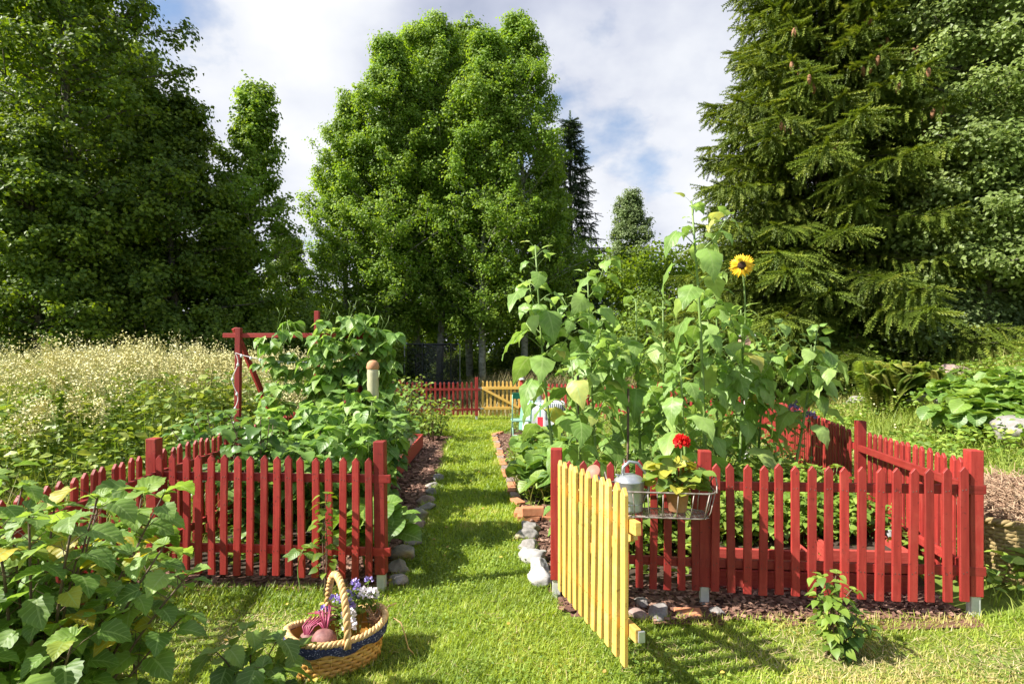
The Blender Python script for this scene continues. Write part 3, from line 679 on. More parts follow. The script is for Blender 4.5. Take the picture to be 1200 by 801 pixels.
wc = thing('watering_can', 'galvanised watering can with reddish rose standing in the wire basket', 'watering can', (.715, 3.47, .655), math.radians(180 + 12)); wc.scale = (.88, .88, .88)
mb = MB(); mb.lathe([(0, 0), (.088, 0), (.092, .012), (.09, .02), (.098, .12), (.102, .2), (.105, .205), (.10, .212), (.08, .235), (.045, .248), (0, .25)], (0, 0, 0), 28)
mb.lathe([(.094, .055), (.099, .058), (.094, .061)], (0, 0, 0), 28); mb.build('can_body', M['zinc'], wc, True)
mb = MB(); mb.tube([(.085, 0, .05), (.14, 0, .10), (.19, 0, .17), (.245, 0, .255)], [.026, .022, .017, .014], 12); mb.build('spout', M['zinc'], wc, True)
mb = MB(); dirv = np.array([.55, .5, .55]); dirv /= np.linalg.norm(dirv); Rr = frames(dirv[None])[0]; Rm = np.stack([Rr[:, 0], Rr[:, 2] * -1, Rr[:, 1]], 1)
mb.lathe([(.014, -.02), (.02, 0), (.05, .045), (.052, .05), (.049, .055), (0, .06)], (.245, 0, .255), 22, R=Rm); mb.build('rose', M['copper'], wc, True)
mb = MB(); pts = [(.05, 0, .24), (.045, 0, .30), (.0, 0, .335), (-.06, 0, .325), (-.12, 0, .26), (-.15, 0, .18), (-.135, 0, .10), (-.095, 0, .06)]
mb.tube(pts, .011, 10); mb.build('handle', M['zinc'], wc, True)
mb = MB(); mb.tube([(.02, -.10, .205), (.06, -.02, .24), (.10, 0, .25)], .006, 6); mb.build('collar_strap', M['zinc'], wc, True)

fp = thing('flower_pot', 'terracotta pot of red geranium standing in the wire basket', 'potted plant', (1.005, 3.46, .655))
mb = MB(); mb.lathe([(0, 0), (.05, 0), (.053, .004), (.068, .105), (.075, .107), (.077, .135), (.070, .137), (.066, .12), (0, .118)], (0, 0, 0), 26); mb.build('pot', M['terra'], fp, True)
mb = MB(); sb = MB(); n = 90
for k in range(n):
    a = random.uniform(0, 6.28); rr = .15 * math.sqrt(random.random()); h = .11 + .20 * random.random() * (1 - (rr / .24) ** 2) + .02
    p = np.array([rr * math.cos(a) * 1.15, rr * math.sin(a) * .75, h])
    dd = np.array([[math.cos(a), math.sin(a), random.uniform(-.5, .3)]])
    mb.inst(L_ROUND, p[None], frames(dd, rng.normal(0, .5, 1)), random.uniform(.05, .085), 0, [random.random()])
    if k % 3 == 0: sb.tube([(0.02 * math.cos(a), .02 * math.sin(a), .11), p * np.array([.6, .6, .9]), p], .0025, 5)
M['geran'] = leaf_mat('geranium_leaves', [(0, (.10, .19, .03)), (.6, (.22, .31, .05)), (1, (.45, .42, .06))], .45, .35)
mb.build('leaves', M['geran'], fp, True); sb.build('stems', M['stem'], fp, True)
fl = MB(); c = np.array([.02, -.02, .42]); N = 160; D = randdir(N, -.5, 1)
fl.inst(L_SMALL, c + D * .024, frames(D + randdir(N) * .6, rng.uniform(0, 6, N)), .032); fo = fl.build('flower_head', M['redpetal'], fp)
st = MB(); st.tube([(0, 0, .12), (.02, -.01, .28), c], .003, 6); st.build('stalk', M['stem'], fo, True)

# ---------------------------------------------------------------- wicker baskets
def wicker(root, ax, ay, h, flare, rows, cols, mat, name='weave', z0=0.0, rim=None, rimlift=0.0):
    mb = MB(); n = cols * 4
    ang = np.linspace(0, 2 * np.pi, n, endpoint=False)
    def el(a, k, off, z):
        e = 2.6; c = np.cos(a); s = np.sin(a)
        rr = (np.abs(c) ** e + np.abs(s) ** e) ** (-1 / e)
        f = 1 + flare * k
        return np.stack([(ax * f * rr + off) * c, (ay * f * rr + off) * s, z], -1)
    for r_ in range(rows):
        k0 = r_ / rows; zc = z0 + h * (r_ + .5) / rows
        off = .006 * np.sin(ang * cols / 2 * 2 + (r_ % 2) * np.pi)
        lift = rimlift * (np.cos(ang) ** 2) * k0
        hw = h / rows * .46
        V = []
        for (dz, do) in ((-hw, -.001), (-hw * .6, .003), (hw * .6, .003), (hw, -.001)): V.append(el(ang, k0, off + do, zc + dz + lift))
        V = np.stack(V, 0).reshape(-1, 3); idx = np.arange(4 * n).reshape(4, n)
        q = np.stack([idx[:-1], np.roll(idx, -1, 1)[:-1], np.roll(idx[1:], -1, 1), idx[1:]], -1).reshape(-1, 4)
        rn = np.tile(.5 + .3 * np.sin(ang * 3 + r_ * 1.7) + rng.normal(0, .08, n), 4)
        mb.add(V, q, 0, np.clip(rn, 0, 1))
    mb.build(name, mat, root, True)
    sb = MB()
    for j in range(cols):
        a = np.array([2 * np.pi * (j + .25) / cols]); P = [el(a, k, np.array([-.001]), np.array([z0 + h * k + rimlift * k * math.cos(a[0]) ** 2]))[0] for k in np.linspace(0, 1, 6)]
        sb.tube(P, .0035, 5)
    # inner shell and floor so that the weave is opaque
    V = []
    for k in np.linspace(0, 1, 5): V.append(el(ang, k, np.full(n, -.010), np.full(n, z0 + h * k) + rimlift * k * np.cos(ang) ** 2))
    V = np.concatenate(V + [np.array([[0, 0, z0 + .004]])]); idx = np.arange(5 * n).reshape(5, n)
    q = np.stack([idx[:-1], np.roll(idx, -1, 1)[:-1], np.roll(idx[1:], -1, 1), idx[1:]], -1).reshape(-1, 4)
    sb.add(V, [q, np.stack([idx[0], np.roll(idx[0], -1), np.full(n, 5 * n)], 1)], 0, .1)
    sb.build('stakes', mat, root, True)
    return el, ang

bk = thing('wicker_basket', 'golden wicker harvest basket with tall handle on the lawn', 'basket', (-.915, 2.98, gz(-.9, 2.98)), math.radians(33))
el, ang = wicker(bk, .215, .135, .16, .14, 8, 26, M['wicker'], rimlift=.045)
mb = MB()
for ph in (0, 2.1, 4.2):
    a = np.linspace(0, 2 * np.pi, 161)[:-1]; P = el(a, 1.0, .003 + .010 * np.cos(a * 24 + ph), .172 + .045 * np.cos(a) ** 2 + .010 * np.sin(a * 24 + ph)); mb.tube(P, .009, 6, closed=True, rnd=random.random())
mb.build('rim', M['palewicker'], bk, True)
mb = MB()
for ph in (0, 2.1, 4.2):
    t = np.linspace(0, np.pi, 60); c0 = np.stack([np.zeros(60), .18 * np.cos(t) * (1 - .0 * t), .15 + .30 * np.sin(t) ** .8], 1)
    c0[:, 0] += .010 * np.cos(t * 17 + ph); nrm = np.stack([np.zeros(60), np.cos(t), np.sin(t)], 1); c0 += nrm * (.010 * np.sin(t * 17 + ph))[:, None]
    mb.tube(c0, .0105, 6, rnd=random.random())
mb.build('handle', M['palewicker'], bk, True)
mb = MB(); a = np.linspace(0, 2 * np.pi, 97)[:-1]; V = []
for (k, o_, dz) in ((.97, -.012, .0), (1.0, .010, .008), (1.0, .019, -.008), (.9, .019, -.042 )):
    V.append(el(a, k, o_ + .003 * np.sin(a * 17), .16 + dz + .045 * np.cos(a) ** 2 + (.010 * np.sin(a * 9) if dz < -.03 else 0)))
V = np.concatenate(V); n = 96; idx = np.arange(4 * n).reshape(4, n); mb.add(V, np.stack([idx[:-1], np.roll(idx, -1, 1)[:-1], np.roll(idx[1:], -1, 1), idx[1:]], -1).reshape(-1, 4))
mb.build('cloth_lining', M['denim'], bk, True)
mb = MB(); mb.tube([(.27, -.10, .20), (.30, -.13, .18), (.315, -.15, .12), (.33, -.16, .05), (.36, -.17, .01)], .0035, 5); mb.tube([(.24, .0, .215), (.33, .01, .225)], .0035, 5)
mb.build('raffia', M['palewicker'], bk, True)
bl = Matrix.Translation(bk.location) @ Matrix.Rotation(math.radians(33), 4, 'Z')
def bpt(x, y, z): return tuple(bl @ Vector((x, y, z)))
# beetroot
bt = thing('beetroot', 'dusty pink beetroot with crimson stalks lying in the wicker basket', 'beetroot', bpt(-.085, -.065, .165))
mb = MB(); mb.lathe([(0, -.055), (.02, -.05), (.045, -.03), (.056, 0), (.05, .028), (.03, .045), (.012, .05), (0, .05)], (0, 0, 0), 22, R=Matrix.Rotation(math.radians(-70), 3, 'X'), sx=1.15); mb.build('root', M['beet'], bt, True)
mb = MB()
for k in range(16):
    a = random.uniform(-.8, .8); b = random.uniform(.7, 1.25)
    p = np.array([math.sin(a) * .12 - .04, .14 * b, .05 + random.uniform(-.02, .05)]); mb.tube([(0, .04, .02), p * np.array([.35, .45, 1.5]), p], [.0045, .004, .003], 6)
mb.build('stalk', M['beetstalk'], bt, True)
bt2 = thing('beetroot', 'second beetroot half hidden under pink stalks inside the basket', 'beetroot', bpt(-.14, .03, .14))
mb = MB(); mb.lathe([(0, -.05), (.02, -.045), (.042, -.02), (.048, .0), (.04, .03), (.012, .045), (0, .046)], (0, 0, 0), 20, R=Matrix.Rotation(math.radians(60), 3, 'X')); mb.build('root', M['beet'], bt2, True)
mb = MB()
for k in range(8):
    a = random.uniform(-.7, .7); mb.tube([(0, -.03, .02), (.05 * a, .0, .07), (.09 * a + .05, .05, .10)], .0038, 6)
mb.build('stalk', M['beetstalk'], bt2, True)
# cut flowers in the basket
def bouquet(label, at_, spread, h, nst, mat, hs, per, name='flower_bunch'):
    t = thing(name, label, 'flowers', bpt(*at_)); sb = MB(); lb = MB(); fb = MB()
    for k in range(nst):
        a = random.uniform(0, 6.28); rr = spread * random.random(); p = np.array([rr * math.cos(a), rr * math.sin(a), h * random.uniform(.65, 1.05)])
        sb.tube([(p[0] * .3, p[1] * .3, -.06), p * np.array([.7, .7, .5]), p], .0018, 5)
        n = 14; q = p[None] * rng.uniform(.3, .95, n)[:, None] + rng.normal(0, .012, (n, 3)); lb.inst(L_SMALL, q, frames(randdir(n, -.3, .8), rng.normal(0, .5, n)), rng.uniform(.015, .035, n))
        if mat is not None and k % 2 == 0:
            D = randdir(per, -.2, 1); fb.inst(L_SMALL, p + D * hs * .45, frames(D + randdir(per) * .5, rng.uniform(0, 6, per)), hs * .8)
    sb.build('stem', M['stem'], t); lb.build('leaves', M['herb'], t)
    if fb.n: fb.build('blossom', mat, t)
    return t
bouquet('bunch of violet ageratum flowers leaning over the basket handle', (.03, .03, .14), .12, .19, 16, M['violet'], .026, 26)
bouquet('single taller violet flowers at the back of the basket', (.12, .07, .15), .10, .22, 8, M['violet'], .024, 26)
bouquet('white blossoms tucked beside the beetroot in the basket', (-.0, -.07, .15), .05, .10, 6, M['white'], .036, 36)
bouquet('pale pink white blossoms at the right end of the basket', (.19, .02, .17), .06, .14, 6, M['white'], .034, 36)
t = thing('straw_bundle', 'loose dry straw bundle in the right end of the wicker basket', 'straw', bpt(.20, -.01, .16)); mb = MB()
for k in range(90):
    a = random.uniform(0, 6.28); b = rng.normal(0, .012, 3); mb.tube([b, b + np.array([.05 * math.cos(a), .05 * math.sin(a), random.uniform(-.01, .09)])], .0016, 4)
mb.build('strands', M['hay'], t)

hb = thing('hay_basket', 'old dark wicker basket heaped with dry hay right of the fence', 'basket', (3.44, 3.95, gz(3.44, 3.95) - .01), .2)
elh, _ = wicker(hb, .235, .20, .40, .22, 16, 30, M['darkwicker'])
mb = MB(); a = np.linspace(0, 2 * np.pi, 121)[:-1]
for ph in (0, 2.1, 4.2): mb.tube(elh(a, 1.0, .004 + .014 * np.cos(a * 15 + ph), .415 + .014 * np.sin(a * 15 + ph)), .013, 6, closed=True)
mb.build('rim', M['darkwicker'], hb, True)
hh = thing('hay_heap', 'dry brown hay piled in the old dark basket', 'hay', (3.44, 3.95, gz(3.44, 3.95) + .40)); mb = MB()
mb.lathe([(.23, -.05), (.24, .0), (.20, .10), (.10, .20), (0, .23)], (0, 0, 0), 16, rnd=.15); mb.build('heap_core', M['hay'], hh, True); mb = MB()
for k in range(1500):
    a = random.uniform(0, 6.28); rr = .27 * math.sqrt(random.random()); b = np.array([rr * math.cos(a), rr * math.sin(a), .23 * (1 - (rr / .29) ** 2) + random.uniform(-.02, .03)])
    dd = rng.normal(0, 1, 3); dd[2] *= .45; dd /= np.linalg.norm(dd); l = random.uniform(.04, .13); mb.tube([b - dd * l, b + rng.normal(0, .014, 3), b + dd * l], .0021, 4, cap=False)
mb.build('strands', M['hay'], hh)

# ---------------------------------------------------------------- stones, bricks
def rock(name, label, x, y, s, mat, seed, zs=.7, sink=.25, group=None, cat='stone', rz=None):
    bm = bmesh.new(); bmesh.ops.create_icosphere(bm, subdivisions=4, radius=.5)
    r = random.Random(seed); o3 = Vector((r.uniform(0, 99), r.uniform(0, 99), 0))
    from mathutils import noise
    planes = [(Vector((r.gauss(0, 1), r.gauss(0, 1), r.gauss(0, 1))).normalized(), r.uniform(.30, .42)) for _ in range(9)]
    for v in bm.verts:
        for nrm, dd in planes:
            k = v.co.dot(nrm)
            if k > dd: v.co -= nrm * (k - dd) * .96
        nn = noise.fractal(v.co * 2.2 + o3, 1.0, 2.0, 4); v.co += v.co.normalized() * nn * .07
        nn = noise.fractal(v.co * 7 + o3, .8, 2.1, 4); v.co += v.co.normalized() * nn * .028
        v.co.x *= s[0]; v.co.y *= s[1]; v.co.z *= s[2]
    me = bpy.data.meshes.new(name); bm.to_mesh(me); bm.free(); me.materials.append(mat)
    for p in me.polygons: p.use_smooth = True
    o = bpy.data.objects.new(name, me); COL.objects.link(o); o.location = (x, y, gz(x, y) + s[2] * (.5 - sink)); o.rotation_euler = (r.uniform(-.15, .15), r.uniform(-.15, .15), r.uniform(0, 6.28) if rz is None else rz)
    return tag(o, label, cat, group)
ordn = ['nearest', 'second', 'third', 'fourth', 'fifth', 'sixth', 'seventh', 'eighth', 'ninth', 'tenth', 'eleventh', 'twelfth', 'thirteenth', 'fourteenth', 'fifteenth', 'sixteenth']
gl_ = 'stones edging the left side of the grass path'
spots = [(-.80, 3.98, .15), (-.83, 4.2, .17), (-.87, 4.48, .22), (-.84, 4.78, .16), (-.92, 4.98, .19), (-.86, 5.28, .15), (-.93, 5.52, .21), (-.88, 5.85, .17), (-.94, 6.15, .19), (-.92, 6.5, .16), (-.96, 6.85, .15), (-.95, 7.25, .17)]
for i, (x, y, s) in enumerate(spots):
    rock('edging_stone', f"{ordn[i] if i else 'first'} grey stone along the left path edge, counted from the left gate post", x, y, (s, s * 1.1, s * .72), M['pinkrock'] if i in (5, 8) else M['rock'], 40 + i, group=gl_)
gr_ = 'stones edging the right bed by the gate post'
spots = [(.215, 3.98, .19, 'palerock', 'large white stone at the foot of the gate post'), (.20, 4.20, .17, 'palerock', 'white stone with yellow lichen behind the large white stone'), (.17, 4.42, .2, 'palerock', 'rounded pale stone third from the gate post'),
         (.13, 4.68, .16, 'rock', 'small grey stone midway along the right bed edge'), (.13, 4.92, .17, 'rock', 'grey brown stone fifth from the gate post'), (.17, 5.15, .19, 'rock', 'flat grey stone just before the raised brick corner')]
for i, (x, y, s, mt, lb) in enumerate(spots): rock('edging_stone', lb, x, y, (s * .95, s * 1.25, s * .8), M[mt], 70 + i, group=gr_)
for i, (px, d_, s, mt, lb) in enumerate([(745, 3.47, .17, 'pinkrock', 'pinkish flat stone in the grass behind the open gate'), (772, 3.48, .2, 'rock', 'pale flat stone under the wire basket at the lawn edge'), (752, 3.62, .15, 'rock', 'brown grey stone half sunk in bark chips under the basket'), (843, 3.5, .13, 'rock', 'small grey stone right of the middle fence post')]):
    rock('edging_stone', lb, W(px, d_), d_, (s, s * .7, s * .45), M[mt], 90 + i)
def brick(label, x, y, rz, size=(.2, .1, .07), mat=None, sink=.02, group=None, z=0, name='edging_brick'):
    mb = MB(); mb.box((0, 0, 0), size); o = mb.build(name, mat or M['brick'])
    bevel_obj(o, .006, 2)
    for v in o.data.vertices: v.co += Vector((random.uniform(-.003, .003), random.uniform(-.003, .003), random.uniform(-.003, .003)))
    o.location = (x, y, gz(x, y) + size[2] / 2 - sink + z); o.rotation_euler = (random.uniform(-.06, .06), random.uniform(-.06, .06), rz)
    return tag(o, label, 'brick' if 'brick' in name else 'block', group)
brick('single orange brick lying in the lawn edge left of the middle fence post', W(806, 3.5), 3.5, -.1, (.16, .09, .05))
gb = 'bricks edging the right side of the grass path'
k = 0
for y in np.arange(6.1, 11.6, .26):
    x = float(np.interp(y, PR[:, 0], PR[:, 1])) + .05; x2 = float(np.interp(y + .2, PR[:, 0], PR[:, 1])) + .05
    w_ = ['first', 'second', 'third', 'fourth', 'fifth', 'sixth', 'seventh', 'eighth', 'ninth', 'tenth', 'eleventh', 'twelfth', 'thirteenth', 'fourteenth', 'fifteenth', 'sixteenth', 'seventeenth', 'eighteenth', 'nineteenth', 'twentieth', 'twenty-first', 'twenty-second'][k]
    kinds = ['orange', 'pale worn', 'orange red'][k % 3]
    brick(f"{w_} {kinds} brick of the curved path edging, counted from the raised brick corner", x + random.uniform(-.02, .02), y, math.atan2(.2, x2 - x) + random.uniform(-.2, .2), mat=[M['brick'], M['pinkrock'], M['brick']][k % 3], group=gb); k += 1
for j, (dx, dy, rz, z, lb) in enumerate([(.10, 5.50, 0, 0, 'lower front brick of the raised orange corner'), (.33, 5.48, .05, 0, 'lower brick next to the gate post in the raised corner'), (.14, 5.50, .05, .075, 'upper front brick of the raised orange corner'), (.37, 5.49, 0, .075, 'upper brick right of the raised corner'), (.02, 5.68, 1.45, 0, 'brick turned along the path at the raised corner')]):
    brick(lb, dx + .06, dy, rz, (.21, .1, .078), group='bricks of the raised bed corner', z=z)

# hillside rocks
def onhill(px, py):
    # march the view ray to the terrain to find where a thing stands
    lo = 1.0
    for d_ in np.arange(2.5, 40, .02):
        if Z(py, d_) <= gz(W(px, d_), d_): return W(px, d_), d_
    return W(px, 20), 20
for i, (px, py, s, mt, lb) in enumerate([(1126, 481, (.75, .6, .42), 'rock', 'pale grey boulder in front of the broad leaved plants on the hillside'), (1083, 476, (.7, .5, .35), 'rock', 'flat grey boulder behind the fern on the hillside'), (1118, 447, (.55, .5, .45), 'pinkrock', 'pinkish boulder near the top of the hillside'),
        (1192, 522, (.62, .6, .42), 'rock', 'large lichen stained boulder on the slope at the photo\'s right edge'), (1008, 478, (.45, .4, .3), 'rock', 'small grey boulder left of the fern clump'), (1098, 425, (.5, .5, .4), 'rock', 'grey stone at the top of the hill under the bushes'), (1125, 416, (.5, .4, .4), 'rock', 'light stone peeping out under the hilltop willow')]):
    x, y = onhill(px, py); rock('boulder', lb, x, y, s, M[mt], 110 + i, sink=.2, cat='boulder')

# ---------------------------------------------------------------- raised beds
def raised_bed(label, x0, x1, y0, y1, h, tiers, rz=0.0, name='raised_bed'):
    t = thing(name, label, 'raised bed', (x0, y0, gz(x0, y0)), rz); Lx = x1 - x0; Ly = y1 - y0; bh = h / tiers
    for k in range(tiers):
        ins = .012 * k
        for nm, c, sz in (('front_board', (Lx / 2, ins, bh * (k + .5)), (Lx - 2 * ins, .03, bh - .008)), ('back_board', (Lx / 2, Ly - ins, bh * (k + .5)), (Lx - 2 * ins, .03, bh - .008)),
                          ('side_board', (ins + .015, Ly / 2, bh * (k + .5)), (.03, Ly - .034 - 2 * ins, bh - .008)), ('side_board', (Lx - ins - .015, Ly / 2, bh * (k + .5)), (.03, Ly - .034 - 2 * ins, bh - .008))):
            mb = MB(); mb.box((0, 0, 0), sz); o = bevel_obj(mb.build(nm, M['redboard'], t), .004); o.location = c
    mb = MB(); mb.box((Lx / 2, Ly / 2, h * .42), (Lx - .07, Ly - .07, h * .8)); mb.build('soil_fill', M['soil'], t)
    return t
raised_bed('low red plank bed behind the left half of the sunlit fence', 1.36, 2.02, 3.90, 4.9, .28, 2, -.1)
raised_bed('red plank bed behind the right half of the sunlit fence', 2.12, 2.66, 3.80, 4.7, .30, 2, -.1)
raised_bed('long red edged bed along the bark strip left of the path', -2.35, -1.42, 5.5, 9.6, .22, 1, .02)
brick('square grey concrete block standing beside the right red bed', 2.755, 4.12, .1, (.085, .085, .345), M['concrete'], .02, name='concrete_block')

# ---------------------------------------------------------------- bean frame, feeder, bird box, table, chair, trampoline
def bar(root, name, a, b, w, mat):
    a = Vector(a); b = Vector(b); v = b - a
    o = child(name, board_mesh(w, w, v.length, mat, name, .004), root, a); o.rotation_mode = 'QUATERNION'; o.rotation_quaternion = v.to_track_quat('Z', 'Y')
    return o
bfx = thing('bean_trellis', 'red wooden frame with a long crossbar carrying climbing beans', 'plant frame', (-2.9, 6.0, gz(-2.9, 6)))
bar(bfx, 'crossbar', (-.14, 0, 1.80), (1.47, .03, 1.80), .048, M['red'])
bar(bfx, 'post', (.03, -.07, 0), (.03, -.02, 1.88), .056, M['red'])
bar(bfx, 'brace', (.42, .75, .0), (-.06, .07, 1.88), .048, M['red'])
bar(bfx, 'post', (1.28, -.07, 0), (1.30, -.02, 1.92), .056, M['red'])
bar(bfx, 'brace', (1.45, .7, .0), (1.26, .07, 1.86), .048, M['red'])
bar(bfx, 'back_post', (.52, .95, 0), (.52, .95, 2.12), .056, M['red'])
bar(bfx, 'low_rail', (.0, .55, .88), (.75, .55, .92), .06, M['red'])
sl_ = thing('string_lights', 'sagging string of small clear bulbs on the red bean frame', 'string lights', (-2.9, 6.0, gz(-2.9, 6))); mb = MB()
xs = np.linspace(.02, 1.28, 40); P = np.stack([xs, np.full(40, -.075), 1.62 - .10 * np.sin((xs - .02) / 1.26 * np.pi) ** .8], 1)
dn = np.stack([.04 + .03 * np.sin(np.linspace(0, 12, 20)), np.full(20, -.12), np.linspace(1.62, .9, 20)], 1); mb.tube(P, .004, 5); mb.tube(dn, .004, 5); mb.build('cable', M['whitewood'], sl_)
for p in list(P[2:40:3]) + list(dn[3:20:4]):
    mb = MB(); mb.lathe([(0, -.03), (.011, -.025), (.015, -.012), (.010, 0), (.006, .008), (0, .008)], (0, 0, 0), 8); mb.build('bulb', M['lamp'], sl_, True, tuple(p))
fd = thing('bird_feeder', 'cloudy plastic bottle bird feeder with brown cap on a netted pole', 'bird feeder', (-1.20, 4.95, gz(-1.2, 4.95)))
mb = MB(); mb.tube([(.03, 0, 0), (.025, 0, .5), (.0, 0, .95), (-.01, 0, 1.22)], .022, 10); mb.build('pole', M['darkbark'], fd, True)
mb = MB(); mb.tube([(.03, 0, .36), (.03, 0, .60), (.02, .0, .85)], [.045, .05, .045], 14); mb.build('net_sleeve', M['lattice'], fd, True)
mb = MB(); mb.lathe([(0, 1.20), (.03, 1.205), (.047, 1.22), (.051, 1.26), (.046, 1.30), (.051, 1.34), (.047, 1.39), (.051, 1.44), (.045, 1.49), (.03, 1.52), (0, 1.525)], (-.01, 0, 0), 18); mb.build('bottle', M['bottle'], fd, True)
mb = MB(); mb.lathe([(.050, 1.475), (.056, 1.49), (.048, 1.53), (.028, 1.55), (0, 1.555)], (-.01, 0, 0), 18); mb.build('cap', M['terra'], fd, True)
bb = thing('bird_box', 'pinkish wooden bird box with white roof on a pole among the sunflowers', 'bird box', (2.86, 7.0, gz(2.86, 7)))
zb = Z(418, 7) - gz(2.86, 7)
mb = MB(); mb.box((0, 0, zb + .13), (.11, .12, .26)); bevel_obj(mb.build('box_body', M['birdwood'], bb), .004)
mb = MB(); mb.box((-.045, 0, zb + .285), (.12, .17, .018), Matrix.Rotation(math.radians(-28), 3, 'Y')); mb.box((.048, 0, zb + .287), (.12, .17, .018), Matrix.Rotation(math.radians(28), 3, 'Y')); mb.build('roof', M['whitewood'], bb)
mb = MB(); mb.lathe([(0, -.005), (.018, -.003), (.018, 0)], (0, -.062, zb + .17), 12, R=Matrix.Rotation(math.radians(90), 3, 'X')); mb.build('entrance', M['disc'], bb)
mb = MB(); mb.box((.04, .03, zb / 2), (.05, .05, zb)); mb.build('pole', M['whitewood'], bb)

tb = thing('garden_table', 'small garden table under the checked cloth at the end of the right bed', 'table', (.58, 10.7, gz(.58, 10.7)))
mb = MB(); mb.box((0, 0, .71), (.78, .66, .025)); bevel_obj(mb.build('tabletop', M['whitewood'], tb), .004)
for sx2 in (-.33, .33):
    for sy2 in (-.27, .27): mb = MB(); mb.box((sx2, sy2, .345), (.04, .04, .70)); mb.build('leg', M['palegreen'], tb)
cl = MB(); nu = 64; per = []
for k in range(nu):
    a = 2 * math.pi * k / nu; e = 6; c = math.cos(a); s_ = math.sin(a); rr = (abs(c) ** e + abs(s_) ** e) ** (-1 / e); per.append((rr * c * .40, rr * s_ * .34, a))
rows = [(.0, .727), (.98, .727), (1.0, .722), (1.03, .60), (1.06, .42), (1.09, .24)]; V = []; U = []
for j, (f, z) in enumerate(rows):
    for (x, y, a) in per:
        wv = 1 + (.045 * math.sin(a * 11) * max(0, (.72 - z) / .5)); V.append((x * f * wv, y * f * wv, z)); U.append(((x / .40 + 1) / 2, max(0, 1 - (.73 - z) / .49)))
idx = np.arange(len(rows) * nu).reshape(len(rows), nu); cl.add(V, np.stack([idx[:-1], np.roll(idx, -1, 1)[:-1], np.roll(idx[1:], -1, 1), idx[1:]], -1).reshape(-1, 4), 0, .5, U)
c_ = cl.build('tablecloth', M['check'], None, True, (.58, 10.7, gz(.58, 10.7))); tag(c_, 'white and green checked cloth with a red square draped over the garden table', 'tablecloth')
for nm, lb, x, y, mt, pr in (('terracotta_cup', 'small orange clay pot on the checked tablecloth', .72, 10.62, 'terra', [(0, 0), (.045, 0), (.06, .10), (.065, .10), (.06, .09), (0, .085)]), ('metal_jug', 'grey metal jug on the checked tablecloth', .50, 10.65, 'zinc', [(0, 0), (.05, 0), (.06, .05), (.05, .11), (.035, .14), (.045, .16), (.03, .155), (0, .12)])):
    mb = MB(); mb.lathe(pr, (0, 0, 0), 18); o = mb.build(nm, M[mt], None, True, (x, y, gz(.58, 10.7) + .729)); tag(o, lb, 'pot' if 'cup' in nm else 'jug')
gc = thing('garden_chair', 'folding bistro chair with dark green backrest at the end of the path', 'chair', (.17, 9.9, gz(.17, 9.9)), math.radians(4))
mb = MB(); mb.box((0, -.02, .90), (.33, .018, .11)); bevel_obj(mb.build('backrest', M['green'], gc), .006)
mb = MB(); mb.box((0, .20, .45), (.34, .34, .022)); bevel_obj(mb.build('seat', M['palegreen'], gc), .005)
for sg in (-1, 1):
    mb = MB(); mb.tube([(sg * .16, -.02, .92), (sg * .16, .05, .5), (sg * .165, .36, 0)], .011, 8); mb.build('leg', M['palegreen'], gc, True)
    mb = MB(); mb.tube([(sg * .145, -.06, 0), (sg * .145, .2, .42), (sg * .145, .34, .45)], .011, 8); mb.build('leg', M['palegreen'], gc, True)
mb = MB(); mb.tube([(-.145, .05, .2), (.145, .05, .2)], .008, 6); mb.build('stretcher', M['palegreen'], gc, True)
rock('dark_stone', 'dark grey stone on the bark in front of the bistro chair', W(613, 9.6), 9.6, (.28, .22, .22), M['darkbark'], 150)
x_ = W(625, 9.75)
op = MB(); op.lathe([(0, 0), (.06, 0), (.09, .17), (.10, .17), (.10, .2), (.092, .2), (.08, .05), (0, .03)], (0, 0, 0), 20, R=Matrix.Rotation(math.radians(85), 3, 'Y')); o = op.build('tipped_pot', M['terra'], None, True, (x_, 9.75, gz(x_, 9.75) + .09)); tag(o, 'orange terracotta pot tipped over on the bark by the table', 'pot')

tr = thing('trampoline', 'black round trampoline with safety net in front of the aspens', 'trampoline', (-3.0, 21.5, gz(-3, 21.5)))
R_ = 1.05; mb = MB(); a = np.linspace(0, 2 * np.pi, 33)[:-1]; ring = lambda r, z: [(r * math.cos(t), r * math.sin(t), z) for t in a]
mb.lathe([(0, .56), (.82, .56)], (0, 0, 0), 32); mb.build('jump_mat', M['black'], tr)
mb = MB(); mb.lathe([(.82, .57), (.84, .60), (R_ + .03, .60), (R_ + .05, .55), (R_ + .03, .50)], (0, 0, 0), 32); mb.build('edge_pad', M['black'], tr)
mb = MB(); mb.lathe([(R_ - .1, .60), (R_ - .1, 2.0)], (0, 0, 0), 32); mb.build('safety_net', M['net'], tr)
mb = MB(); mb.tube(ring(R_ - .1, 2.0), .03, 6, closed=True); mb.build('top_ring', M['black'], tr)
for k in range(6):
    t = k * math.pi / 3 + .3; mb = MB(); mb.tube([(R_ * math.cos(t), R_ * math.sin(t), .0), (R_ * math.cos(t), R_ * math.sin(t), 1.95), ((R_ - .1) * math.cos(t), (R_ - .1) * math.sin(t), 2.05)], .022, 6); mb.build('net_pole', M['zinc'] if k % 3 == 0 else M['black'], tr)
for k in range(3):
    t = k * 2.094 + .8; mb = MB(); mb.tube([(R_ * math.cos(t), R_ * math.sin(t), .55), (R_ * math.cos(t), R_ * math.sin(t), 0), (R_ * math.cos(t + .7), R_ * math.sin(t + .7), 0), (R_ * math.cos(t + .7), R_ * math.sin(t + .7), .55)], .025, 6); mb.build('leg', M['black'], tr)

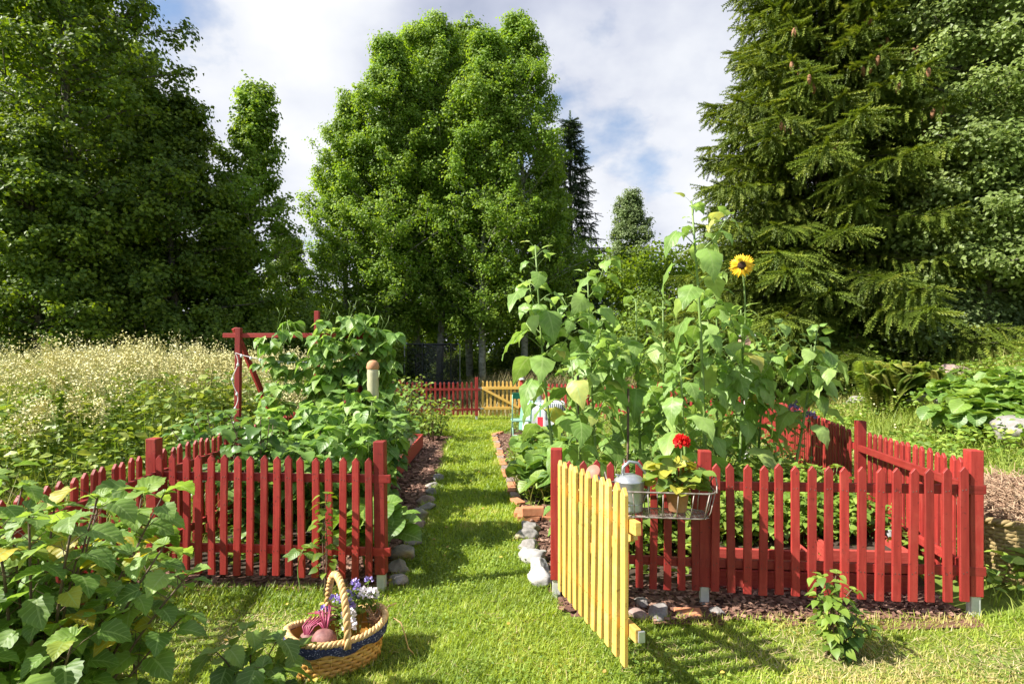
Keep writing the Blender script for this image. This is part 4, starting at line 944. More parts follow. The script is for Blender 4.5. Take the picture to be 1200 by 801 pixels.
# ---------------------------------------------------------------- trees
def cluster_leaves(mb, C, rad, per, size, tmpl=L_DIAMOND, flat=.75, outward=None, jit=1.0, droop=0.0):
    n = len(C); N = n * per
    ci = np.repeat(np.arange(n), per)
    off = rng.normal(0, .5, (N, 3)); off[:, 2] *= flat
    P = C[ci] + off * np.asarray(rad)[ci][:, None]
    # leaf blades turn their faces outwards and up, as they do on a living crown
    loc = off / (np.linalg.norm(off, axis=1)[:, None] + 1e-6)
    ax = P.copy(); ax[:, 2] = 0; ax /= np.linalg.norm(ax, axis=1)[:, None] + 1e-6
    Nn = randdir(N) * .65 + loc * .6 + ax * .45 + np.array([0, 0, .55]); Nn /= np.linalg.norm(Nn, axis=1)[:, None] + 1e-6
    D = randdir(N, -.9, .4); D -= Nn * (D * Nn).sum(1)[:, None]; D /= np.linalg.norm(D, axis=1)[:, None] + 1e-6
    R = np.stack([np.cross(D, Nn), D, Nn], -1)
    r0 = rng.random(n) * .55
    mb.inst(tmpl, P, R, size * rng.uniform(.65, 1.3, N), 0, np.clip(r0[ci] + rng.random(N) * .5, 0, 1))

def deciduous(name, label, base, H, cb, prof, nl, leafmat, barkmat, leaf=.13, per=30, cpl=7, r0=.14, seed=0, up=.9, group=None, lean=(0, 0), crad=.42, cat='tree', sub=4):
    global rng
    rng = np.random.default_rng(100 + seed); r = random.Random(seed)
    root = thing(name, label, cat, (base[0], base[1], gz(*base) - .05), r.uniform(0, 6.28) if lean == (0, 0) else 0, group)
    tb_ = MB(); bb_ = MB(); ts = np.linspace(0, 1, 14)
    ph = r.uniform(0, 6); tx = lambda t: np.stack([lean[0] * H * t + .12 * np.sin(t * 5 + ph), lean[1] * H * t + .12 * np.cos(t * 4 + ph), H * .97 * t], -1)
    tp = tx(ts); tb_.tube(tp, r0 * (1 - ts) ** .8 + .012, 10)
    C = []; Rd = []
    for i in range(nl):
        t = cb + (1 - cb) * ((i + r.random()) / nl) ** .92
        p0 = tx(np.array([t]))[0]; az = i * 2.39996 + r.uniform(-.4, .4); Lh = prof((t - cb) / (1 - cb)) * r.uniform(.55, 1.12) * (.62 + .72 * float(vnoise(az % 6.283 * 1.3, t * 7, seed)))
        upk = up * (.5 + .7 * t) * r.uniform(.6, 1.3)
        dv = np.array([math.cos(az), math.sin(az), upk]);
        s = np.linspace(0, 1, 6); side = np.array([-math.sin(az), math.cos(az), 0]) * r.uniform(-.2, .2)
        P = p0 + s[:, None] * Lh * np.array([dv[0], dv[1], 0]) + np.stack([0 * s, 0 * s, Lh * upk * (s - .25 * s * s)], 1) + side * (s * s)[:, None] * Lh
        bb_.tube(P, r0 * .28 * (1 - t * .6) * (1 - .85 * s) + .006, 5)
        for c in np.linspace(.34, 1.0, cpl):
            q = P[0] * (1 - c) + P[-1] * c if False else np.array([np.interp(c, s, P[:, k]) for k in range(3)])
            C.append(q + rng.normal(0, .06 * Lh, 3)); Rd.append(crad * r.uniform(.55, 1.15) * (.6 + .4 * min(1.5, Lh)) * (1.15 - .45 * c))
        for b in range(sub):
            c = r.uniform(.35, .95); q = np.array([np.interp(c, s, P[:, k]) for k in range(3)]); a2 = az + r.choice((-1, 1)) * r.uniform(.5, 1.2)
            L2 = Lh * (1.05 - c) * .8 + .25; e = q + L2 * np.array([math.cos(a2), math.sin(a2), up * r.uniform(.2, 1.3)])
            bb_.tube([q, (q + e) / 2 + np.array([0, 0, .05]), e], [.012 + .01 * (1 - t), .009, .005], 4)
            for c2 in (.4, .72, 1.0): C.append(q * (1 - c2) + e * c2); Rd.append(crad * r.uniform(.5, .95) * (1.25 - .5 * c2))
    top = tx(np.array([.97]))[0]
    for k in range(4): C.append(top + rng.normal(0, .12, 3)); Rd.append(crad * .7)
    mb = MB(); cluster_leaves(mb, np.array(C), np.array(Rd), per, leaf)
    tb_.build('trunk', barkmat, root, True); bb_.build('branches', barkmat, root, True); mb.build('crown', leafmat, root)
    return root
def dup(root, loc, rz, label, scale=1.0):
    n = root.copy(); COL.objects.link(n); n.location = (loc[0], loc[1], gz(*loc) - .05); n.rotation_euler = (0, 0, rz); n.scale = (scale,) * 3; n['label'] = label
    for ch in list(root.children):
        c = ch.copy(); COL.objects.link(c); c.parent = n
        for g in ch.children: gg = g.copy(); COL.objects.link(gg); gg.parent = c
    return n
aspen_prof = lambda t: 2.9 * (1 - t) ** .8 * (.5 + .5 * min(1, t * 4)) + .15
ga = 'aspens standing together beyond the garden'
A1 = deciduous('aspen_tree', 'tall pale trunked aspen, left of centre in the aspen group', (W(455, 24), 24), 15.0, .12, aspen_prof, 95, M['aspen'], M['aspenbark'], .11, 44, 5, .15, 1, 1.15, ga, crad=.46)
A2 = deciduous('aspen_tree', 'aspen with the highest rounded top in the middle of the group', (W(515, 25.5), 25.5), 16.6, .13, lambda t: 3.1 * (1 - t) ** .72 * (.55 + .45 * min(1, t * 3)) + .15, 95, M['aspen'], M['aspenbark'], .11, 44, 5, .16, 2, 1.05, ga, crad=.46)
for px, d_, rz, sc, src, lb in [(408, 24.5, 2.1, .86, A1, 'leftmost aspen of the group, its crown reaching low to the shrubs'), (487, 26.5, 4.0, 1.02, A2, 'slim trunked aspen right beside the pale trunked one'), (568, 24.0, 1.2, 1.0, A1, 'dark trunked aspen behind the far yellow gate'),
                                 (612, 25.0, 5.0, .97, A2, 'aspen on the right shoulder of the group'), (548, 27.5, 3.0, 1.16, A1, 'aspen standing behind the others, only its top showing'), (640, 26.5, .5, .72, A1, 'lower aspen at the right edge, in front of the dark spruce')]:
    dup(src, (W(px, d_), d_), rz, lb, sc)
alder_prof = lambda t: 3.3 * (1 - t) ** .5 * (.6 + .4 * min(1, t * 3)) + .2
gl2 = 'dark deciduous trees on the left'
B1 = deciduous('alder_tree', 'tallest dark alder at the left edge, crown cut by the photo top', (-11.8, 15.2), 14.2, .10, alder_prof, 85, M['alder'], M['bark'], .115, 40, 5, .16, 11, .5, gl2, crad=.46)
B2 = deciduous('alder_tree', 'dark alder whose layered crown slopes down towards the gap in the trees', (W(205, 16.5), 16.5), 9.2, .12, lambda t: 2.6 * (1 - t) ** .6 * (.7 + .3 * min(1, t * 3)) + .15, 65, M['alder'], M['bark'], .11, 38, 5, .13, 12, .42, gl2, crad=.44)
for loc, rz, sc, src, lb in [((W(85, 18), 18), 2.2, .98, B1, 'dark alder behind the flowering meadow, with a forked open top'), ((W(40, 13.8), 13.8), 4.4, .80, B2, 'low branched alder directly above the cream flowering meadow'),
                             ((W(262, 18), 18), 1.0, .74, B2, 'smaller dark alder standing under the slender light aspen'), ((W(150, 21), 21), 3.4, .92, B1, 'alder in the second row, seen between the dark crowns'),
                             ((W(15, 20), 20), .4, 1.12, B1, 'alder in the back row at the far left corner'), ((W(335, 27), 27), 5.5, .8, B2, 'dark small alder between the left trees and the aspens'), ((W(140, 15.5), 15.5), 5.1, .70, B2, 'short alder with dense dark foliage at the meadow edge')]:
    dup(src, loc, rz, lb, sc)
deciduous('aspen_tree', 'slender light green aspen rising above the dark left trees', (W(298, 18.5), 18.5), 10.4, .12, lambda t: 1.9 * (1 - t) ** .75 * (.4 + .6 * min(1, t * 2.5)) + .12, 60, M['aspen'], M['aspenbark'], .11, 26, 5, .11, 13, .95, None, crad=.36)
# understorey shrubs
def shrub(name, label, base, rad, H, mat, leaf=.09, n=260, per=26, seed=0, group=None, cat='shrub', tmpl=L_DIAMOND, stems=9, z0=.1):
    global rng
    rng = np.random.default_rng(500 + seed); root = thing(name, label, cat, (*base, gz(*base)), 0, group)
    a = rng.uniform(0, 6.283, n); zz_ = rng.random(n) ** .8; rr = np.sqrt(rng.random(n)) * (1 - .55 * zz_ ** 2) * rad
    lump = 1 + .25 * np.sin(a * 3 + seed) + .15 * np.sin(a * 7 + seed * 2)
    C = np.stack([rr * lump * np.cos(a), rr * lump * np.sin(a), H * (z0 + (1 - z0) * zz_ * (.75 + .25 * np.sin(a * 2 + seed)))], 1)
    mb = MB(); cluster_leaves(mb, C, np.full(n, .16 * (rad + H) / 2 + .06), per, leaf, tmpl)
    sb = MB()
    for k in range(stems):
        aa = random.uniform(0, 6.28); e = np.array([math.cos(aa) * rad * .6, math.sin(aa) * rad * .6, H * random.uniform(.55, .95)]); sb.tube([(0, 0, -.05), e * np.array([.35, .35, .55]), e], [.022, .014, .006], 5)
    sb.build('stems', M['woodstem'], root, True); mb.build('foliage', mat, root)
    return root
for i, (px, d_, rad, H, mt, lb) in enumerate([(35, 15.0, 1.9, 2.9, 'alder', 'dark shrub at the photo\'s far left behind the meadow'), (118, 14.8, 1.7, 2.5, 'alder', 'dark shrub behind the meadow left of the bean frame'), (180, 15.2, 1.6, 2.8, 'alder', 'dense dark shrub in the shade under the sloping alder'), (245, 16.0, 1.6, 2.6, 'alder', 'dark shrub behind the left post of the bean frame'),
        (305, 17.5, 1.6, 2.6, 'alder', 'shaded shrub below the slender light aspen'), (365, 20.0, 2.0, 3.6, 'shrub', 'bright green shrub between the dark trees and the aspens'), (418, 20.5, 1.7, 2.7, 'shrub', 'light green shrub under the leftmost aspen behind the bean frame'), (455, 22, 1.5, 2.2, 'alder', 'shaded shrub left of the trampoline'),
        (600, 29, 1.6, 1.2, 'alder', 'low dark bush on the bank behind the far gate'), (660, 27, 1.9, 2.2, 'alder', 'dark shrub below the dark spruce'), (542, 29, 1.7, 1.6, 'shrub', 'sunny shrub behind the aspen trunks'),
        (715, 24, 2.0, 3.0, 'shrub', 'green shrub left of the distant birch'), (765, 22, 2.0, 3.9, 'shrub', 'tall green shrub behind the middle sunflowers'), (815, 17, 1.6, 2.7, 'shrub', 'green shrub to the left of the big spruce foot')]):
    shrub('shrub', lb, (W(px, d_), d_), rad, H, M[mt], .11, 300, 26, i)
# fill behind the garden so that no gap shows the horizon
def treeline(name, label, pts, H, mat, seed, leaf=.22, n=900):
    global rng
    rng = np.random.default_rng(seed); mb = MB(); pts = np.array(pts, float)
    t = rng.uniform(0, len(pts) - 1, n); P = np.stack([np.interp(t, np.arange(len(pts)), pts[:, k]) for k in range(2)], 1) + rng.normal(0, 1.2, (n, 2))
    hh = H * (.75 + .5 * vnoise(t * 3, t * 0, seed)); z = ground(P[:, 0], P[:, 1]) + hh * rng.random(n) ** .8
    cluster_leaves(mb, np.c_[P, z], np.full(n, 1.0), 34, leaf)
    return tag(mb.build(name, mat), label, 'forest', kind='stuff')
treeline('far_forest', 'deep green forest closing the view behind the trees', [(-30, 24), (-16, 29), (-8, 33), (-2, 37), (5, 38)], 5.0, M['shrub'], 31, n=1700)
treeline('far_forest', 'low green forest edge behind the distant birch and spruce', [(2, 38), (8, 34), (14, 26), (20, 19), (26, 14)], 5.5, M['shrub'], 32, n=1300)

def spruce(name, label, base, H, R, leafmat, seed, zb=.6, nb=190, step=.20, cones=0, size=.34, dens=1.0):
    global rng
    rng = np.random.default_rng(900 + seed); r = random.Random(seed); root = thing(name, label, 'tree', (*base, gz(*base) - .05))
    tb_ = MB(); tb_.tube([(0, 0, 0), (.03, 0, H * .5), (0, 0, H)], [.24 * H / 15, .13 * H / 15, .012], 10)
    bb_ = MB(); SP = []; SD = []; SS = []; tips = []
    for i in range(nb):
        t = (i + r.random()) / nb; z = zb + (H - zb) * (1 - (1 - t) ** 1.15); k = (H - z) / (H - zb)
        L = R * min(.9, k ** .85) * r.uniform(.68, 1.1) + .12; az = i * 2.39996 + r.uniform(-.3, .3)
        s = np.linspace(0, 1, 8); dr = (.10 + .32 * k); rise = .35 * (1 - k) - .05
        zc = z + L * (rise * s - dr * s ** 1.25 * (1 - .38 * s ** 3))
        P = np.stack([np.cos(az) * L * s, np.sin(az) * L * s, zc], 1); bb_.tube(P, .022 * (.35 + k) * (1 - .85 * s) + .003, 5)
        tips.append((P, L, k))
        ns = max(4, int(L / step * dens))
        fw = np.array([math.cos(az), math.sin(az), 0]); sd = np.array([-math.sin(az), math.cos(az), 0])
        for j in range(ns):
            c = .12 + .88 * (j + r.random()) / ns; q = np.array([np.interp(c, s, P[:, m_]) for m_ in range(3)])
            wl = (.22 + .34 * L * (1 - c) * c * 1.6 + .12)
            for sg in (-1, 1):
                d2 = fw * r.uniform(.45, .9) + sd * sg * r.uniform(.6, 1) + np.array([0, 0, r.uniform(-.45, .0)])
                d2 /= np.linalg.norm(d2); nsp = max(1, int(wl / .20))
                for u in range(nsp):
                    pp = q + d2 * wl * (u / nsp) + np.array([0, 0, -.10 * (u / nsp) ** 2]); SP.append(pp); SD.append(d2 + np.array([0, 0, -.15 * u])); SS.append(size * r.uniform(.7, 1.15))
                    if r.random() < .6:
                        SP.append(pp); SD.append(d2 * .35 + np.array([r.uniform(-.3, .3), r.uniform(-.3, .3), -.9])); SS.append(size * r.uniform(.6, 1.0))
            SP.append(q); SD.append(fw + np.array([0, 0, r.uniform(-.2, .25)])); SS.append(size * r.uniform(.7, 1.1))
    SP.append(np.array([0, 0, H - .2])); SD.append(np.array([0, 0, 1.0])); SS.append(size * 1.5)
    SP = np.array(SP); SD = np.array(SD); n = len(SP); mb = MB()
    mb.inst(L_SPRIG, SP, frames(SD, rng.normal(0, .5, n)), np.array(SS), 0, np.clip(rng.normal(.5, .22, n), 0, 1))
    tb_.build('trunk', M['darkbark'], root, True); bb_.build('branches', M['darkbark'], root, True); mb.build('crown', leafmat, root)
    if cones:
        cm = MB(); cm.lathe([(0, 0), (.018, -.012), (.027, -.05), (.026, -.09), (.016, -.13), (0, -.145)], (0, 0, 0), 8); c0 = cm.build('cone', M['conebrown'], root, True)
        cand = [q for q in tips if q[2] < .68 and q[1] > .5]; cand.sort(key=lambda q: q[0][-1][1]); cand = cand[:int(len(cand) * .62)]
        for i in range(cones):
            P, L, k = cand[(i // 3) * 2 % len(cand)]; c = r.uniform(.72, .97); q = [np.interp(c, np.linspace(0, 1, 8), P[:, m_]) for m_ in range(3)]
            o = c0 if i == 0 else c0.copy()
            if i: COL.objects.link(o)
            o.location = (q[0] + r.uniform(-.07, .07), q[1] + r.uniform(-.07, .07), q[2] - .05); o.rotation_euler = (r.uniform(-.2, .2), r.uniform(-.2, .2), 0); o.scale = (1.6, 1.6, 1.5)
    return root
spruce('spruce_tree', 'huge sunlit spruce with brown cones on the right', (W(962, 14), 14), 15.2, 4.0, M['spruce'], 1, 1.3, 400, .14, 90, .40)
spruce('spruce_tree', 'dark pointed spruce behind the right edge of the aspens', (W(668, 30), 30), 13.0, 2.9, M['farspruce'], 2, .8, 150, .34, 0, .5, .8)

birch_prof = lambda t: 2.3 * (1 - t) ** .45 * (.7 + .3 * min(1, t * 3)) + .2
gb2 = 'birches on the right hill'
C1 = deciduous('birch_tree', 'tall birch with grey green leaves right of the big spruce', (W(1150, 12.4), 12.4), 14.0, .07, birch_prof, 105, M['birch'], M['bark'], .09, 56, 5, .15, 21, .4, gb2, crad=.5)
for loc, rz, sc, lb in [((W(1065, 18), 18), 2.0, .95, 'birch behind the right flank of the big spruce'), ((W(1240, 12.0), 12.0), 4.1, .92, 'birch at the photo\'s right edge'), ((W(1185, 19), 19), 1.0, 1.0, 'birch in the back row on the hill'), ((W(1110, 21), 21), 5.2, 1.0, 'birch top showing between spruce and tall birch')]:
    dup(C1, loc, rz, lb, sc)
deciduous('birch_tree', 'small hazy birch far away in the gap between aspens and spruce', (W(742, 38), 38), 10.2, .06, lambda t: 1.9 * (1 - t) ** .6 * (.6 + .4 * min(1, t * 3)) + .12, 60, M['willow'], M['bark'], .13, 34, 5, .12, 22, .9, None, crad=.5)
for i, (px, py, rad, H, mt, lb) in enumerate([(1095, 412, 1.3, 2.6, 'willow', 'grey green willow bush at the right foot of the spruce'), (1160, 400, 1.4, 2.5, 'willow', 'pale willow bush on the hilltop'), (1205, 398, 1.3, 2.3, 'willow', 'pale leafy bush at the hilltop, photo\'s right edge'), (1040, 412, 1.3, 1.8, 'shrub', 'green bush in the shade directly under the spruce'), (985, 412, 1.2, 1.6, 'alder', 'dark bush behind the rightmost sunflower')]):
    d_ = 12.6 + .3 * i % 1.0
    shrub('willow_bush' if mt == 'willow' else 'shrub', lb, (W(px, d_), d_), rad, H, M[mt], .085, 300, 30, 40 + i)

# ---------------------------------------------------------------- herb layer: meadow, hillside, bank
rng = np.random.default_rng(77)
# meadow on the left: leafy stems with cream plumes
mb = MB(); N = 3600
x = rng.uniform(-12, -2.75, N); y = rng.uniform(4.9, 13.2, N) ; ok = (x > -1.02 * y - 1) & (y > 4.6 + .5 * (x + 2.75) * -.25)
x, y = x[ok], y[ok]; n = len(x); tall = .75 + .75 * fbm(x * .6, y * .6, 2) + rng.normal(0, .09, n); tall *= np.clip((y - 3.3) / 2.6, .4, 1.1) * np.clip((-x - 2.2) / 1.2, .62, 1)
z0 = ground(x, y); lean = rng.normal(0, .10, (n, 2))
P0 = np.c_[x, y, z0]; P1_ = np.c_[x + lean[:, 0] * tall, y + lean[:, 1] * tall, z0 + tall]
D = P1_ - P0
mb.inst((np.array([[-.5, 0, 0], [.5, 0, 0], [.25, 1, 0], [-.25, 1, 0]]), [np.array([[0, 1, 2, 3]])], np.zeros((4, 2))), P0, frames(D, rng.uniform(-1, 1, n)), np.stack([np.full(n, .010), np.linalg.norm(D, axis=1), np.ones(n)], 1), 0, rng.uniform(.3, .8, n))
per = 15; ci = np.repeat(np.arange(n), per); t = rng.beta(1.8, 1.25, n * per); Q = P0[ci] + D[ci] * t[:, None] + rng.normal(0, .035, (n * per, 3))
dd = randdir(n * per, -.5, .5); mb.inst(L_SMALL, Q + dd * .02, frames(dd, rng.normal(0, .5, n * per)), rng.uniform(.06, .125, n * per), 0, np.clip(.3 + .45 * t + rng.normal(0, .2, n * per), 0, 1))
fl_ = (fbm(x * .9, y * .9, 14) + rng.normal(0, .12, n) > .545) & (tall > .8); F_ = P1_[fl_]; per = 120; ci = np.repeat(np.arange(len(F_)), per)
off = rng.normal(0, 1, (len(ci), 3)) * np.array([.05, .05, .07]) * rng.uniform(.6, 1.7, len(F_))[ci][:, None] + np.c_[np.zeros((len(ci), 2)), rng.uniform(-.02, .22, len(F_))[ci]]; dd = randdir(len(ci), -.2, 1)
mb.inst(L_DIAMOND, F_[ci] + off, frames(dd, rng.uniform(0, 6, len(ci))), rng.uniform(.014, .034, len(ci)), 1, np.clip(np.repeat(rng.random(len(F_)), per) * .6 + rng.random(len(ci)) * .4, 0, 1))
m2 = np.stack([rng.uniform(-7, -2.55, 9000), rng.uniform(3.0, 7.2, 9000)], 1); m2 = m2[(m2[:, 0] < -2.62) & (m2[:, 0] > -1.1 * m2[:, 1] - .6)]; k_ = len(m2)
blades(mb, np.c_[m2, ground(m2[:, 0], m2[:, 1])], rng.uniform(.25, .75, k_) * np.clip((m2[:, 1] - 2.0) / 3, .4, 1), rng.uniform(.006, .011, k_), .35, 2, rng.random(k_))
tag(mb.build('meadow', [M['meadow'], M['cream'], M['wildgrass']]), 'tall wild meadow of cream flowering herbs and grass left of the garden', 'meadow', kind='stuff')
# a few woody saplings sticking out of the meadow
# hillside herbs and grass
mb = MB(); N = 60000; x = rng.uniform(2.9, 16, N); y = rng.uniform(3.2, 16, N)
xr = np.interp(y, [3.4, 5, 6.9, 9.5, 12.1, 16], [2.95, 3.2, 3.7, 4.4, 5.0, 5.0]); ok = (x > xr) & (x < .98 * y + .8); x, y = x[ok], y[ok]; n = len(x)
g = fbm(x * .8, y * .8, 17); h = rng.uniform(.10, .38, n) * np.where(y < 4.3, .7, 1) * (.5 + g)
blades(mb, np.c_[x, y, ground(x, y)], h, rng.uniform(.006, .012, n) * np.clip(y / 6, .8, 2), .5, 0, np.clip(g * .9 + rng.normal(0, .2, n) + np.clip((y - 9) * .12, 0, .3), 0, 1))
N = 70000; x = rng.uniform(2.9, 16, N); y = rng.uniform(3.5, 15, N); xr = np.interp(y, [3.4, 5, 6.9, 9.5, 12.1, 16], [2.95, 3.2, 3.7, 4.4, 5.0, 5.0])
ok = (x > xr) & (x < .98 * y + .8) & (fbm(x * 1.1, y * 1.1, 23) > .40); x, y = x[ok], y[ok]; n = len(x); hh_ = .08 + .42 * rng.random(n) * fbm(x * 1.6, y * 1.6, 25)
dd = randdir(n, -.4, .6); mb.inst(L_SMALL, np.c_[x, y, ground(x, y) + hh_], frames(dd, rng.normal(0, .5, n)), rng.uniform(.03, .085, n), 1)
N = 2600; x = rng.uniform(3, 15, N); y = rng.uniform(4, 14, N); ok = (x > np.interp(y, [3.4, 6.9, 12], [3, 3.8, 5.1])) & (x < y + .6) & (fbm(x * .9, y * .9, 31) > .55); x, y = x[ok], y[ok]; n = len(x)
mb.inst(L_DIAMOND, np.c_[x, y, ground(x, y) + rng.uniform(.2, .5, n)], frames(randdir(n, 0, 1)), rng.uniform(.02, .04, n), 2)
tag(mb.build('hillside_herbs', [M['wildgrass'], M['herb'], M['cream']]), 'yellow green wild grass and herbs covering the hillside right of the fence', 'undergrowth', kind='stuff')
# bank behind the far fence
mb = MB(); N = 36000; x = rng.uniform(-7, 8, N); y = rng.uniform(14.6, 34, N); n = N; g = fbm(x * .5, y * .5, 41)
strip = (y > 17.0) & (y < 23) & (x > -1.6)
h = np.where(strip, rng.uniform(.5, 1.0, n), rng.uniform(.12, .4, n))
blades(mb, np.c_[x, y, ground(x, y)], h, rng.uniform(.015, .03, n), .3, 0, np.clip(rng.random(n), 0, 1))
N = 24000; x = rng.uniform(-6, 9, N); y = rng.uniform(23, 34, N); mb.inst(L_DIAMOND, np.c_[x, y, ground(x, y) + rng.uniform(.05, .7, N) * fbm(x * .6, y * .6, 43)], frames(randdir(N, -.3, .6)), rng.uniform(.08, .16, N), 1)
tag(mb.build('bank_grass', [M['drygrass'], M['shrub']]), 'pale dry grass and green bank between the far fence and the trees', 'grass', kind='stuff')
# low green ground cover inside both beds
mb = MB(); N = 42000; x = rng.uniform(-2.45, 4.9, N); y = rng.uniform(3.85, 12.4, N); ok = bed_mask(x, y) & (fbm(x * 1.5, y * 1.5, 51) > .36); x, y = x[ok], y[ok]; n = len(x)
hh_ = (.05 + .5 * rng.random(n) * fbm(x * 1.8, y * 1.8, 53)) * np.where(y < 4.7, 1.15, 1.0)
mb.inst(L_SMALL, np.c_[x, y, ground(x, y) + hh_], frames(randdir(n, -.3, .6), rng.normal(0, .5, n)), rng.uniform(.03, .08, n))
N = 9000; x = rng.uniform(0, 4.9, N); y = rng.uniform(4.8, 12, N); ok = bed_mask(x, y); x, y = x[ok], y[ok]; n = len(x)
blades(mb, np.c_[x, y, ground(x, y)], rng.uniform(.2, .6, n), rng.uniform(.006, .012, n), .4, 1, rng.random(n))
tag(mb.build('bed_undergrowth', [M['herb'], M['wildgrass']]), 'low leafy undergrowth filling the vegetable beds', 'undergrowth', kind='stuff')
# ---------------------------------------------------------------- garden plants
def leafy_stem(sb, lb, pts, rad, n, size, tmpl, t0=.15, pet=.08, droop=.3, az0=None, sizef=None, jit=.35, trif=False, upr=0.0, mat=0, rnd=None, srnd=None):
    pts = np.array(pts, float); s = np.linspace(0, 1, len(pts))
    sb.tube(pts, rad * (1 - .7 * s) + .0012, 6)
    az = random.uniform(0, 6.28) if az0 is None else az0
    for i in range(n):
        t = t0 + (1 - t0) * (i + random.random() * .6) / n; p = np.array([np.interp(t, s, pts[:, k]) for k in range(3)])
        az += 2.39996 + random.uniform(-jit, jit); sz = size * random.uniform(.72, 1.2) * (sizef(t) if sizef else 1)
        o = np.array([math.cos(az), math.sin(az), 0]); pl = pet * (sz / size) * random.uniform(.7, 1.3)
        q = p + o * pl * .85 + np.array([0, 0, pl * (.55 + upr)])
        sb.tube([p, (p + q) / 2 + np.array([0, 0, pl * .08]), q], [max(.0012, rad * .28), max(.001, rad * .22), max(.0009, rad * .16)], 4, cap=False)
        for k in ((0, -1, 1) if trif else (0,)):
            a2 = az + k * 1.25; o2 = np.array([math.cos(a2), math.sin(a2), 0]) + rng.normal(0, .12, 3)
            d_ = o2 + np.array([0, 0, -droop * random.uniform(.3, 1.7) + upr * t])
            lb.inst(tmpl, (q + o2 * .012)[None], frames(d_[None], rng.normal(0, .28, 1)), np.array([sz * (1 if k == 0 else .85)]), mat, [np.clip((random.random() if rnd is None else rnd), 0, 1)])

def tip_leaves(lb, p, size, tmpl, k=3):
    for j in range(k):
        a = random.uniform(0, 6.28); d_ = np.array([[math.cos(a), math.sin(a), random.uniform(.0, .7)]])
        lb.inst(tmpl, np.array(p, float)[None], frames(d_, rng.normal(0, .3, 1)), np.array([size * random.uniform(.5, .95)]), 0, [random.uniform(.5, .9)])

def curve(p0, p1, sag=(0, 0, 0), n=7):
    p0 = np.array(p0, float); p1 = np.array(p1, float); s = np.linspace(0, 1, n)[:, None]
    return p0 * (1 - s) + p1 * s + np.array(sag) * np.sin(s * np.pi)

rng = np.random.default_rng(321); random.seed(321)
def sunflower(label, px, py_top, pxb, d_, nleaf=17, size=.27, branches=0, bloom=None, r0=.016, bare=.25, name='sunflower'):
    xb = W(pxb, d_); zb = gz(xb, d_); t = thing(name, label, 'sunflower', (xb, d_, zb)); zt = Z(py_top, d_) - zb
    tip = np.array([W(px, d_) - xb, random.uniform(-.1, .1), zt]); sb = MB(); lb = MB()
    pts = curve((0, 0, -.02), tip, (random.uniform(-.05, .05), random.uniform(-.04, .04), 0), 9)
    sf = lambda u: (.65 + .6 * math.sin(min(1, u * 1.05) * 2.4)) * (1.0 if u < .88 else .55)
    size *= .70; leafy_stem(sb, lb, pts, r0, nleaf + 8, size, L_HEART_D, bare, .15, .55, sizef=sf)
    leafy_stem(sb, lb, pts[-2:], .004, 6, size * .45, L_HEART, .2, .06, -.3, upr=.4)
    for b in range(branches):
        u = random.uniform(.35, .9); p = np.array([np.interp(u, np.linspace(0, 1, 9), pts[:, k]) for k in range(3)]); a = random.uniform(0, 6.28); L_ = random.uniform(.35, .7) * (1.15 - u * .5)
        e = p + L_ * np.array([math.cos(a) * .7, math.sin(a) * .5, .75]); br = curve(p, e, (0, 0, -.06), 5)
        leafy_stem(sb, lb, br, .007, 7, size * .72, L_HEART_D, .25, .10, .45); leafy_stem(sb, lb, br[-2:], .003, 4, size * .4, L_HEART, .2, .05, -.3, upr=.4)
    sb.build('stem', M['stem'], t, True); lb.build('leaves', M['sunleaf'], t, True)
    if bloom:
        bx, bz, face, rad = bloom; c = np.array([W(bx, d_) - xb, -.06, Z(bz, d_) - zb]); st = MB(); u = 6; st.tube(curve(pts[u], c, (.03, 0, .05), 6), .007, 6); fc = np.array(face, float); fc /= np.linalg.norm(fc)
        Rr = frames(fc[None])[0]; Rm = np.stack([Rr[:, 0], -Rr[:, 2], Rr[:, 1]], 1)
        hd = MB(); hd.lathe([(0, .016), (.024, .015), (.036, .008), (.038, 0), (.025, -.012), (0, -.016)], (0, 0, 0), 24, R=Rm); h = hd.build('flower_head', M['disc'], t, True, tuple(c))
        pb = MB()
        for k in range(34):
            a = k * 2 * math.pi / 17 + (.18 if k >= 17 else 0); dd = Rm @ np.array([math.cos(a), math.sin(a), random.uniform(-.15, .28)]); o = dd * .032
            pb.inst(L_LONG, o[None], frames(dd[None], None, up=fc), np.array([[rad * .95, rad * random.uniform(.95, 1.3), rad]]))
        pb.build('petals', M['petal'], h, True); gb_ = MB()
        for k in range(12):
            a = k * 2 * math.pi / 12; dd = Rm @ np.array([math.cos(a), math.sin(a), -.25]); gb_.inst(L_LONG, (dd * .03 - fc * .01)[None], frames(dd[None], None, up=fc), np.array([.07]))
        gb_.build('sepals', M['sunleaf'], h); st.build('flower_stalk', M['stem'], h, True, tuple(-c))
    return t
sunflower('leftmost sunflower plant leaning towards the grass path', 627, 288, 664, 4.8, 16, .24, 3, bare=.35)
sunflower('bushy sunflower plant with a dense leafy top, second from the path', 690, 318, 705, 5.2, 20, .28, 7)
sunflower('sunflower plant with hanging leaves behind the watering can', 745, 350, 756, 5.4, 18, .27, 4)
sunflower('tallest sunflower plant with a bare pale stem and wide leaves', 810, 236, 826, 4.9, 20, .26, 2, r0=.02, bare=.2)
sunflower('sunflower plant bearing the single open yellow flower', 872, 362, 858, 5.2, 20, .29, 5, bloom=(866, 312, (-.35, -1, -.05), .066))
sunflower('rightmost sunflower plant standing apart before the dark spruce', 962, 384, 918, 5.2, 12, .25, 4, bare=.45)
sunflower('sunflower plant in the second row right of the tallest stem', 838, 318, 836, 5.9, 18, .27, 4)
sunflower('sunflower plant in the second row left of the tallest stem', 778, 352, 782, 6.0, 18, .26, 4)
